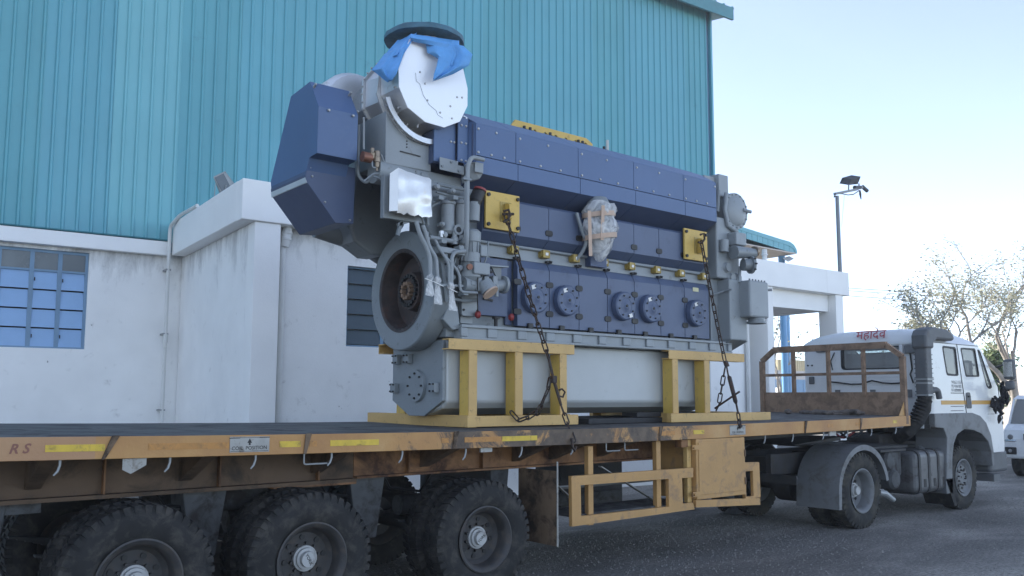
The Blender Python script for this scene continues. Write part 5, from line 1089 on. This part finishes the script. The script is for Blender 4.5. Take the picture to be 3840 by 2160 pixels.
# chain links
def link_mesh(L=.075, w_=.05, r_=.0085):
    b = MB(); pts = []
    for k in range(8): a = math.pi*k/7; pts.append((w_/2*math.cos(a)*.8, 0, L/2-w_*.4+w_*.4*math.sin(a)))
    for k in range(8): a = math.pi+math.pi*k/7; pts.append((w_/2*math.cos(a)*.8, 0, -L/2+w_*.4+w_*.4*math.sin(a)))
    n = 6; N = len(pts); vs = []
    for i in range(N):
        p, t = V(pts[i]), (V(pts[(i+1) % N])-V(pts[i-1])).normalized(); y = V((0,1,0)); x = t.cross(y)
        vs += [p+(x*math.cos(2*math.pi*k/n)+y*math.sin(2*math.pi*k/n))*r_ for k in range(n)]
    b.add(vs, [(i*n+k, i*n+(k+1) % n, ((i+1) % N)*n+(k+1) % n, ((i+1) % N)*n+k) for i in range(N) for k in range(n)])
    return b
LINK = None
def chain(parent, path, step=.094, L=.125):
    global LINK
    path = [V(p) for p in path]; seg = [(path[i], path[i+1]) for i in range(len(path)-1)]; tot = sum((b-a).length for a, b in seg)
    n = int(tot/step); k = 0
    for i in range(n):
        s_ = (i+.5)*tot/n; acc = 0
        for a, b in seg:
            l = (b-a).length
            if s_ <= acc+l or (a, b) == seg[-1]: pos = a+(b-a)*((s_-acc)/l); t = (b-a).normalized(); break
            acc += l
        if LINK is None: LINK = link_mesh(L, .054, .0078).build('link', M['chain'], parent, smooth=True, ang=60, raw=True); o = LINK
        else: o = LINK.copy(); COL.objects.link(o); o.parent = parent
        q = t.to_track_quat('Z', 'Y'); o.rotation_mode = 'QUATERNION'
        o.rotation_quaternion = q @ Matrix.Rotation(R(45 if i % 2 else -45)+random.uniform(-.25,.25), 3, 'Z').to_quaternion()
        o.location = pos - OFF[parent.name]
def sagp(a, b, s_, n=10): a, b = V(a), V(b); return [a+(b-a)*t+V((0,0,-s_*4*t*(1-t))) for t in [k/n for k in range(n+1)]]
C1 = thing('lashing_chain', 'rusty lashing chain from the left lifting plate down to the rail, loose end drooping', 'chain', P(2140, 1600, 6.24))
top = P(1897, 805, 6.74); mid = P(2060, 1350, 6.55); bot = P(2152, 1655, 6.22)
MB().tube([top+V((-.03,0,.03)), top+V((.02,-.02,.05)), top+V((.04,-.02,0)), top+V((.02,-.01,-.05)), top+V((-.03,0,-.08))], .014, 8).build('hook', M['chain'], C1, smooth=True)
MB().tube([top+V((-.04,.0,.0)), top+V((.10,.0,.02))], .014, 8).build('shackle_pin', M['chain'], C1, smooth=True)
chain(C1, sagp(top, mid, .03))
g = P(2075, 1420, 6.5); MB().box(g.x-.03, g.x+.03, 6.47, 6.53, g.z-.045, g.z+.03).build('grab_hook', M['chain'], C1, bevel=.01)
MB().tube([P(2058,1345,6.55), g], .014, 8).build('tensioner_rod', M['chain'], C1, smooth=True)
MB().tube([g, P(2104,1520,6.42)], [.018, .014], 8).build('tensioner_lever', M['chain'], C1, smooth=True)
q = P(2105,1470,6.45); MB().tube([q+V((-.03,0,.02)), q+V((.01,0,.03)), q+V((.05,0,0)), q+V((.02,0,-.05)), q+V((-.03,0,-.04))], .010, 8).build('lever_ring', M['chain'], C1, smooth=True)
chain(C1, sagp(P(2104,1520,6.42), bot, .0))
lo = [P(2062,1420,6.52), P(2055,1460,6.53), P(2042,1490,6.55), P(2020,1540,6.6), P(1990,1560,6.65), P(1960,1572,6.72), P(1930,1560,6.78), P(1918,1546,6.8)]
chain(C1, lo)
MB().tube([bot+V((-.02,.0,.03)), bot+V((-.03,-.01,-.05)), bot+V((0,-.01,-.09)), bot+V((.03,0,-.05))], .013, 8).build('rail_hook', M['chain'], C1, smooth=True)
C2 = thing('lashing_chain', 'rusty lashing chain with long turnbuckle from the right lifting plate to the rail', 'chain', P(2765, 1600, 6.24))
top = P(2630, 905, 6.74); mid = P(2718, 1352, 6.55)
MB().tube([top+V((-.02,0,.08)), top+V((.03,-.02,.10)), top+V((.04,-.02,.03)), top+V((.0,-.01,-.02)), top+V((-.06,0,-.02))], .014, 8).build('hook', M['chain'], C2, smooth=True)
chain(C2, sagp(top, mid, .03))
MB().tube([P(2720,1355,6.55), P(2727,1375,6.53)], .03, 10).build('grab_hook', M['chain'], C2, smooth=True)
MB().tube([P(2724,1370,6.53), P(2731,1408,6.5), P(2735,1415,6.5), P(2758,1505,6.38), P(2761,1515,6.38), P(2768,1550,6.32)], [.01,.01,.026,.026,.012,.012], 10).build('turnbuckle', M['chain'], C2, smooth=True)
MB().tube([P(2680,1532,6.6), P(2774,1468,6.32)], .012, 8).build('turnbuckle_bar', M['chain'], C2, smooth=True)
chain(C2, sagp(P(2719,1378,6.54), P(2695,1520,6.66), .0) + [P(2686,1538,6.7)])
chain(C2, sagp(P(2768,1550,6.32), P(2774,1600,6.23), 0), .075)
MB().tube([P(2772,1590,6.24), P(2776,1606,6.22), P(2782,1596,6.22)], .014, 8).build('rail_hook', M['chain'], C2, smooth=True)
# ================================================================ TRACTOR TRUCK
K = thing('tractor_truck', 'white tractor truck cab coupled to the trailer front, seen from behind', 'truck', (13.2, 7.4, 0))
def kb(name, mt, *b, bevel=.006): return MB().box(*b).build(name, M[mt], K, bevel=bevel)
Yn, Yf, XR, rc_ = 6.30, 8.50, 13.38, .13
def sk(px, py): p = P(px, py, Yn); return (p.x, p.z)
outer = [(XR+rc_,1.52),(XR+rc_,2.63),(15.10,2.66),(15.30,2.55),(15.97,1.80),(15.99,1.0),(15.96,.86),(15.46,.86),(15.44,1.15),(15.25,1.38),(14.95,1.50),(14.8,1.52)]
wr_ = rquad([(13.86,2.58),(14.31,2.575),(14.36,2.13),(13.97,2.135)], .05)
wd = rquad([(14.50,2.575),(15.02,2.58),(15.13,2.13),(14.64,2.125)], .04)
wq = rquad([(15.12,2.57),(15.21,2.55),(15.60,1.96),(15.50,1.93),(15.40,1.98)], .03)
def inset(l, k): 
    cx = sum(a for a, b in l)/len(l); cy = sum(b for a, b in l)/len(l); return [(cx+(a-cx)*(1-k/abs(1e-6+math.hypot(a-cx,b-cy))), cy+(b-cy)*(1-k/abs(1e-6+math.hypot(a-cx,b-cy)))) for a, b in l]
for y, s_ in ((Yn, 1), (Yf, -1)):
    sd_ = MB().plate([outer, wr_[::-1], wd[::-1], wq[::-1]], lambda a, b: (a, y, b), (0, s_*.03, 0)).build('side_panel', M['cab_white'], K)
    for wl_ in (wr_, wd, wq):
        MB().plate([inset(wl_, -.014), inset(wl_, .022)[::-1]], lambda a, b: (a, y-s_*.006, b), (0, s_*.012, 0)).build('window_seal', M['rubber_seal'], sd_)
        MB().plate([inset(wl_, .015)], lambda a, b: (a, y+s_*.012, b), (0, s_*.004, 0)).build('side_window', M['glass'], sd_)
    MB().cyl((XR+rc_, y+s_*rc_, 1.52), (XR+rc_, y+s_*rc_, 2.62), rc_, n=24).build('corner_post', M['cab_white'], K, smooth=True)
rw = rquad([(6.72,2.24),(6.72,2.585),(7.73,2.585),(7.73,2.24)], .06)
bp = MB().plate([[(Yn+rc_,1.30),(Yf-rc_,1.30),(Yf-rc_,2.63),(Yn+rc_,2.63)], rw[::-1]], lambda a, b: (XR, a, b), (.03,0,0)).build('rear_panel', M['cab_white'], K)
MB().plate([inset(rw,-.03), inset(rw,.02)[::-1]], lambda a, b: (XR-.008, a, b), (.014,0,0)).build('window_seal', M['rubber_seal'], bp)
MB().plate([inset(rw,.01)], lambda a, b: (XR+.012, a, b), (.004,0,0)).build('rear_window', M['glass'], bp)
for z in (1.62, 1.70, 1.78, 1.86, 1.98, 2.04, 2.10): MB().box(XR-.006, XR-.0005, Yn+.35, Yf-.35, z, z+.012).build('pressed_rib', M['cab_white'], bp, bevel=.003)
MB().box(XR-.02, XR+.05, Yn+.02, Yf-.02, 2.615, 2.64).build('gutter', M['cab_white'], bp)
for y, z in ((6.42,1.66),(6.35,1.66),(8.38,2.32),(8.30,2.32)): MB().cyl((XR-.01,y,z),(XR+.005,y,z),.016,n=8).build('rubber_plug', M['black'], bp)
MB().box(XR-.03, XR-.001, 8.26, 8.36, 2.0, 2.13).build('vent', M['plastic_grey'], bp, bevel=.02)
MB().box(XR-.05, XR-.001, 6.42, 6.66, 2.46, 2.60).build('work_lamp', M['fender_grey'], bp, bevel=.02); MB().box(XR-.05, XR-.001, 6.68, 6.74, 2.46, 2.60).build('lamp_bracket', M['cab_white'], bp, bevel=.01)
MB().box(XR-.04, XR-.001, 8.0, 8.2, 2.54, 2.61).build('lamp_bracket', M['fender_grey'], bp, bevel=.01)
def xc(px, py): return PX(px, py, XR-.02)
MB().tube([xc(3112,1432), xc(3145,1435), xc(3190,1441), xc(3230,1440), xc(3270,1427), xc(3310,1436), xc(3345,1438), xc(3385,1436)], .012, 6).build('cable', M['black'], K, smooth=True)
MB().tube([xc(3129,1322), xc(3115,1355), xc(3122,1388)], .009, 6).build('cable', M['black'], K, smooth=True)
MB().tube([xc(3411,1312), xc(3416,1350), xc(3420,1385), xc(3413,1403), xc(3425,1437)], .012, 6).build('cable', M['black'], K, smooth=True)
for px in (3140, 3272, 3408): p = xc(px, 1445); MB().box(XR-.03,XR-.001,p.y-.04,p.y+.04,1.78,1.90).build('cable_bracket', M['fender_grey'], bp)
# roof
b = MB(); secs = [(13.36,.0),(13.375,.13),(13.44,.20),(13.7,.25),(14.2,.275),(14.7,.26),(15.0,.2),(15.2,.10),(15.28,.0)]; n = 24; rings = []
for x, h_ in secs:
    r_ = []
    for k in range(n+1):
        t = -1+2*k/n; y = 7.40+1.115*t*(1-.0*h_); r_.append((x, y, 2.635+h_*max(0,(1-abs(t)**4.5))**.75))
    rings.append(r_)
m_ = n+1; b.add([q for r_ in rings for q in r_], [(i*m_+k, i*m_+k+1, (i+1)*m_+k+1, (i+1)*m_+k) for i in range(len(secs)-1) for k in range(n)])
b.build('roof', M['cab_white'], K, smooth=True, ang=60)
text('roof_lettering', 'महादेव', .205, PX(3266,1256,13.35), (0,-1,0), (.25,0,1), M['red_paint'], K, depth=.004, bold=.002)
kb('roof_seam', 'rubber_seal', 13.5, 15.12, Yn-.004, Yn+.01, 2.628, 2.640, bevel=0)
# windscreen, front
MB().hexa([(15.28,6.38,2.60),(15.28,8.42,2.60),(15.26,8.42,2.60),(15.26,6.38,2.60),(15.98,6.38,1.80),(15.98,8.42,1.80),(15.96,8.42,1.79),(15.96,6.38,1.79)]).build('windscreen', M['glass'], K)
for y in (Yn+.031, Yf-.07): MB().bar((15.28,y+.03,2.58),(15.97,y+.03,1.80),.06,.05,(0,1,0)).build('windscreen_pillar', M['cab_white'], K)
kb('front_panel', 'cab_white', 15.95, 16.02, Yn+.02, Yf-.02, .90, 1.80, bevel=.03)
kb('floor', 'interior', XR+.03, 15.9, Yn+.04, Yf-.04, 1.30, 1.36); kb('dashboard', 'interior', 15.4, 15.94, Yn+.06, Yf-.06, 1.5, 1.95, bevel=.04)
kb('cab_lining', 'interior', XR+.032, XR+.05, Yn+.05, Yf-.05, 1.36, 2.2, bevel=0)
for y in (6.75, 7.85): MB().box(14.3,14.85,y-.25,y+.25,1.4,1.85).build('seat', M['seat'], K, bevel=.05); MB().box(14.28,14.42,y-.25,y+.25,1.85,2.35).build('seat_back', M['seat'], K, bevel=.05)
MB().lathe((15.3,6.8,2.02),(.5,0,.85),[(-.01,.2),(.01,.22),(.01,.2)],24,close=True).build('steering_wheel', M['black'], K)
MB().cyl((15.72,7.05,2.12),(15.73,7.05,2.13),.09,n=20).build('windscreen_disc', M['tan'], K); MB().box(15.35,15.40,6.45,8.35,2.52,2.60).build('windscreen_valance', M['interior'], K)
# door details
dl = [(14.36,2.64),(14.58,1.52)]
MB().bar((14.36,Yn-.002,2.63),(14.585,Yn-.002,1.53),.008,.012,(0,1,0)).build('door_gap', M['black'], K)
MB().prism([(a,Yn-.012,b) for a, b in rquad([(14.60,1.60),(14.60,1.86),(14.74,1.86),(14.78,1.60)], .04)], (0,.011,0)).build('door_recess', M['plastic_grey'], K)
MB().box(14.64,14.72,Yn-.03,Yn-.012,1.78,1.81).build('door_handle', M['black'], K, bevel=.008)
p0, p1, p2, p3 = sk(3529,1508), sk(3628,1510), sk(3640,1510), sk(3728,1511)
MB().box(p0[0], p1[0]+.02, Yn-.003, Yn-.0005, 1.665, 1.73).build('stripe', M['stripe'], K); MB().box(14.80, p3[0], Yn-.003, Yn-.0005, 1.665, 1.73).build('stripe', M['stripe'], K)
for k, s_ in enumerate(('9426211553', '9574369383', '9710898989')):
    c = P(3593, 1434+k*15, Yn); text('phone_number', s_, .072, (c.x-.06, Yn-.003, c.z), (1,0,0), (0,0,1), M['fender_grey'], K, depth=0)
for k, y in enumerate((1474, 1524, 1540)): c = P(3592, y, Yn); MB().box(c.x-.25, c.x+.2, Yn-.003, Yn-.0006, c.z-.006, c.z+.006).build('pressed_line', M['rubber_seal'] if k == 0 else M['fender_grey'], K)
c = P(3722,1542,Yn)
MB().box(c.x-.2,c.x+.18,Yn-.006,Yn-.0005,c.z-.05,c.z-.042).build('badge_line', M['fender_grey'], K)
for k in range(4): MB().box(15.94,15.985,Yn-.006,Yn-.0006,1.32+k*.09,1.37+k*.09).build('grille_slot', M['black'], K)
# fenders of the front wheel
fo = [(13.42,1.53),(14.75,1.53),(15.02,1.48),(15.24,1.36),(15.40,1.15),(15.46,.9),(15.46,.64),(15.39,.64),(15.37,.88),(15.27,1.05),(15.05,1.18),(14.75,1.25),(14.4,1.27),(14.16,1.20),(14.02,1.05),(13.94,.80),(13.92,.52),(13.72,.52),(13.76,.90),(13.80,1.15),(13.70,1.30),(13.42,1.32)]
MB().plate([fo[::-1]], lambda a, b: (a, Yn-.035, b), (0,.5,0)).build('front_fender', M['fender_grey'], K, bevel=.012)
kb('fender_apron', 'plastic_grey', 13.70, 13.93, Yn-.03, 6.75, .30, .52)
MB().prism([(13.70,Yn-.03,.52),(13.93,Yn-.03,.52),(14.02,Yn-.03,.10),(13.95,Yn-.03,.10)], (0,.45,0)).build('mud_flap', M['rubber'], K)
kb('bumper', 'plastic_grey', 15.50, 16.20, 6.34, 8.46, .52, .88, bevel=.05)
kb('bumper_end', 'cab_white', 15.98, 16.14, 6.36, 8.44, .70, 1.1, bevel=.04); kb('step', 'plastic_grey', 15.45, 15.7, 6.28, 6.6, .38, .5)
# mirror
p = P(3778,1385,5.98)
MB().box(p.x-.02,p.x+.12,5.88,6.06,p.z-.17,p.z+.17).build('mirror', M['plastic_grey'], K, bevel=.05); MB().box(p.x-.026,p.x-.0205,5.90,6.04,p.z-.12,p.z+.12).build('mirror_glass', M['chrome'], K)
MB().box(p.x-.02,p.x+.1,5.90,6.04,p.z-.34,p.z-.19).build('wide_mirror', M['plastic_grey'], K, bevel=.04)
for dz in (-.35, .1): MB().tube([(15.85,6.31,p.z+dz*.5), (p.x+.05,6.0,p.z+dz)], .014, 8).build('mirror_arm', M['black'], K, smooth=True)
rr = random.Random(2); b = MB(); c = P(3748,1500,6.2)
for k in range(14): a = c+V((rr.gauss(0,.05),rr.gauss(0,.03),rr.gauss(0,.07))); b.tube([a, a+V((rr.gauss(0,.05),rr.gauss(0,.03),-.07)), a+V((rr.gauss(0,.06),0,-.14))], [.02,.035,.01], 6)
b.build('black_tassel', M['cloth_dark'], K, smooth=True); MB().tube([P(3735,1418,6.25), P(3742,1450,6.2), c], .006, 5).build('tassel_cord', M['black'], K)
c = P(3770,1470,6.1); b = MB()
for k in range(10): a = c+V((rr.gauss(0,.05),rr.gauss(0,.03),rr.gauss(0,.08))); b.tube([a, a+V((rr.gauss(0,.05),rr.gauss(0,.03),-.08)), a+V((rr.gauss(0,.06),0,-.16))], [.02,.035,.01], 6)
b.build('black_tassel', M['cloth_dark'], K, smooth=True)
# snorkel
MB().box(13.12,13.31,6.21,6.40,1.78,2.60).build('air_intake', M['plastic_grey'], K, bevel=.03)
MB().prism([(x,6.185,z) for x, z in ((13.09,2.52),(13.09,2.72),(13.16,2.81),(13.34,2.86),(13.80,2.84),(14.02,2.76),(14.06,2.70),(14.0,2.67),(13.46,2.67),(13.345,2.60),(13.345,2.52))], (0,.24,0)).build('intake_scoop', M['plastic_grey'], K, bevel=.035)
for k in range(9): MB().box(13.116,13.314,6.206,6.404,1.86+k*.07,1.872+k*.07).build('intake_rib', M['plastic_grey'], K)
for z in (1.80, 1.98, 2.04): MB().box(13.112,13.318,6.202,6.408,z,z+.025).build('hose_clamp', M['galv'], K)
MB().tube([(13.215,6.305,1.80),(13.20,6.32,1.60),(13.12,6.38,1.42),(13.02,6.5,1.25),(13.1,6.7,1.15)], [.10,.10,.095,.095,.10], 16).build('intake_hose', M['rubber'], K, smooth=True)
for k in range(8):
    t = k/8; a = V((13.215,6.305,1.76)).lerp(V((13.08,6.42,1.36)), t); MB().tube([a, a+V((-.008,.006,-.02))], .112, 16).build('hose_rib', M['rubber'], K, smooth=True)
MB().tube(fillet([(13.30,6.26,1.88),(13.46,6.22,1.90),(13.50,6.22,1.76)], .08), .045, 12).build('breather_hose', M['plastic_grey'], K, smooth=True)
# air filter, tank, air reservoirs
p = P(3556,1616,6.42); af = MB().lathe((p.x,6.42,p.z), (0,1,0), [(0,.0001),(0,.10),(.01,.17),(.05,.185),(.9,.185)], 28).build('air_filter', M['plastic_grey'], K, smooth=True)
MB().box(p.x-.04,p.x+.04,6.405,6.419,p.z-.05,p.z+.05).build('filter_label', M['sticker'], af); kb('filter_bracket', 'galv', p.x-.35,p.x-.02,6.5,6.52,.62,1.05)
ft = MB().box(12.84,13.98,6.30,6.86,.34,.98).build('fuel_tank', M['tank'], K, bevel=.10, seg=4)
for x in (12.90, 13.20, 13.50, 13.80): MB().plate([rrect(6.29,6.87,.33,.99,.10), rrect(6.30,6.86,.34,.98,.10)[::-1]], lambda a, b: (x, a, b), (.06,0,0)).build('tank_strap', M['chassis'], ft)
for x in (13.05, 13.36, 13.66): MB().box(x,x+.08,6.294,6.30,.44,.56).build('tank_recess', M['chassis'], ft, bevel=.01)
MB().cyl((13.4,6.5,.97),(13.4,6.48,1.02),.05,n=12).build('filler_cap', M['plastic_grey'], ft)
for k, (x, z) in enumerate(((12.30,.86),(12.42,.58))): MB().lathe((x,6.38,z), (0,1,0), [(0,.02),(.02,.12),(.06,.15),(.5,.15),(.54,.12),(.56,.02)], 20).build('air_reservoir', M['chassis_grey'], K, smooth=True)
kb('battery_box', 'chassis_grey', 12.2, 12.7, 6.45, 6.9, .62, .98, bevel=.03)
kb('battery_box_lid', 'chassis', 12.0, 12.75, 6.4, 6.95, .985, 1.02)
# chassis
for y in (7.0, 7.72): kb('chassis_rail', 'chassis', 10.2, 15.6, y, y+.08, .72, 1.0)
for x in (10.25, 11.8, 12.9, 14.9): kb('cross_member', 'chassis', x, x+.1, 7.08, 7.72, .76, .96)
MB().prism([(10.7,6.95,1.10),(11.9,6.95,1.14),(11.9,6.95,1.20),(10.7,6.95,1.12)], (0,.95,0)).build('fifth_wheel', M['chassis'], K, bevel=.01)
kb('catwalk', 'chassis', 12.0, 13.2, 6.6, 8.1, 1.01, 1.05); kb('gearbox', 'chassis', 13.3, 15.2, 7.1, 7.7, .6, 1.2, bevel=.08)
for k in range(3): MB().tube(fillet([(13.3,7.2+k*.12,1.5),(12.9,7.2+k*.12,1.2),(12.6,7.25+k*.1,1.12),(12.3,7.3+k*.1,1.35)], .15), .018, 8).build('air_line', (M['black'], M['red_cap'], M['black'])[k], K, smooth=True)
MB().cyl((11.26,6.6,.51),(11.26,8.2,.51),.09,n=14).build('rear_axle', M['chassis'], K); MB().lathe((11.26,7.2,.51),(0,1,0),[(0,.08),(.08,.24),(.35,.24),(.42,.08)],18).build('differential', M['chassis'], K, smooth=True)
MB().cyl((14.47,6.5,.50),(14.47,8.3,.50),.06,n=12).build('front_axle', M['chassis'], K)
# rear fenders
for ya, yb in ((6.25, 6.88), (7.92, 8.55)):
    b = MB(); n = 22; o = []
    for k in range(n+1):
        a = R(186-176*k/n); o.append((11.26+.66*math.cos(a), .51+.62*math.sin(a)))
    o[0] = (o[0][0]-.01, .30)
    i_ = [(11.26+(x-11.26)*.975, .51+(z-.51)*.975) for x, z in o]
    MB().plate([(o+i_[::-1])], lambda x, z: (x, ya, z), (0, yb-ya, 0)).build('rear_fender', M['fender_grey'], K)
    i2 = [(11.26+(x-11.26)*(.90-.02*math.sin(math.pi*k/n)), .51+(z-.51)*(.88)) for k, (x, z) in enumerate(o)]; i2[0] = (i2[0][0], .30)
    MB().plate([(o+i2[::-1])], lambda x, z: (x, ya-.006 if ya < 7 else yb, z), (0, .006, 0)).build('fender_lip', M['fender_grey'], K)
MB().tube([(12.0,6.45,.42),(12.12,6.42,.40),(12.28,6.38,.30)], [.04,.045,.035], 10).build('exhaust_pipe', M['galv'], K, smooth=True)
kb('tail_lamp_bar', 'chassis', 10.18, 10.22, 6.6, 8.2, .62, .74)
W1 = wheel_set(K, None, M['rubber_dusty'], Rr=.525, rr=.295, lugs=40, depth=.19, rim=M['fender_grey'])
first = True
for y, fl_ in ((6.27, 0), (6.60, 0), (8.53, 1), (8.20, 1)):
    putwheel(W1, K, 11.26, y, .505, fl_, .3, first); first = False
W2 = wheel_set(K, None, M['rubber_dusty'], Rr=.515, rr=.29, lugs=40, depth=.05, rim=M['fender_grey'])
putwheel(W2, K, 14.47, 6.33, .50, 0, .2, True); putwheel(W2, K, 14.47, 8.47, .50, 1, .5, False)

# ================================================================ WHITE CAR beyond the truck
Q = thing('parked_van', 'white van parked nose towards us beyond the truck bumper', 'van', (22.5, 7.35, 0))
yc = 7.46; hw = .86
def cb(name, mt, *b, bevel=.03): return MB().box(*b).build(name, M[mt], Q, bevel=bevel)
MB().prism([(21.0,yc-hw,.42),(20.98,yc-hw,.86),(21.04,yc-hw,1.06),(21.24,yc-hw,1.20),(25.0,yc-hw,1.22),(25.1,yc-hw,.42)], (0,2*hw,0)).build('body', M['car_white'], Q, bevel=.07, seg=3)
for y in (yc-.80, yc+.75): MB().prism([(21.20,y,1.18),(21.58,y,1.76),(24.7,y,1.78),(25.0,y,1.2),(24.9,y,1.2),(24.6,y,1.70),(21.66,y,1.69),(21.34,y,1.18)], (0,.05,0)).build('pillar_frame', M['car_white'], Q)
MB().prism([(21.54,yc-.80,1.74),(24.75,yc-.80,1.76),(24.75,yc-.80,1.84),(21.8,yc-.80,1.83)], (0,1.6,0)).build('roof', M['car_white'], Q, bevel=.02)
MB().hexa([(21.22,yc-.74,1.20),(21.22,yc+.74,1.20),(21.24,yc+.74,1.20),(21.24,yc-.74,1.20),(21.57,yc-.72,1.74),(21.57,yc+.72,1.74),(21.59,yc+.72,1.74),(21.59,yc-.72,1.74)]).build('windscreen', M['glass_dark'], Q)
cb('cabin_dark', 'interior', 22.6, 24.9, yc-.75, yc+.75, 1.2, 1.6, bevel=0)
for s_ in (-1, 1):
    y = yc+s_*.68
    hl = MB().hexa([(20.965,y-.13,.80),(20.965,y+.13,.80),(21.0,y+.13,.80),(21.0,y-.13,.80),(21.05,y-.10,1.06),(21.05,y+.14,1.06),(21.1,y+.14,1.06),(21.1,y-.10,1.06)]).build('headlamp', M['chrome'], Q, bevel=.02)
    MB().lathe((20.975,y,.90),(1,0,.1),[(-.02,.01),(-.01,.05),(.02,.06)],14).build('lens', M['glass_dark'], hl)
    fg = cb('fog_lamp', 'black', 20.955, 20.99, y-.12, y+.12, .52, .68); MB().cyl((20.94,y,.6),(20.955,y,.6),.04,n=12).build('lens', M['chrome'], fg)
    MB().lathe((21.75,yc+s_*.86-(.0 if s_ < 0 else .2),.33),(0,1,0),[(0,.2),(0,.32),(.02,.34),(.18,.34),(.2,.32),(.2,.2)],28).build('wheel', M['rubber'], Q, smooth=True)
    MB().lathe((24.3,yc+s_*.86-(.0 if s_ < 0 else .2),.33),(0,1,0),[(0,.2),(0,.32),(.02,.34),(.18,.34),(.2,.32),(.2,.2)],28).build('wheel', M['rubber'], Q, smooth=True)
cb('grille', 'black', 20.955, 20.985, yc-.4, yc+.4, .84, .98, bevel=.01)
MB().tube([(21.2,yc+.32,1.22),(21.42,yc+.42,1.55)], .012, 6).build('wiper', M['black'], Q)

# ================================================================ thin scattering volume, added to stand in for lens glare
hm = bpy.data.materials.new('glare'); hm.use_nodes = True; hm.node_tree.nodes.clear()
vo = hm.node_tree.nodes.new('ShaderNodeVolumePrincipled'); ou = hm.node_tree.nodes.new('ShaderNodeOutputMaterial')
vo.inputs['Color'].default_value = (.93, .95, 1, 1); vo.inputs['Density'].default_value = .0012; vo.inputs['Anisotropy'].default_value = .3
hm.node_tree.links.new(vo.outputs[0], ou.inputs['Volume'])
hz = MB().box(-60, 110, -8, 110, -1, 19).build('glare', hm); tag(hz, 'thin added lens haze over the yard', 'glare', kind='stuff')
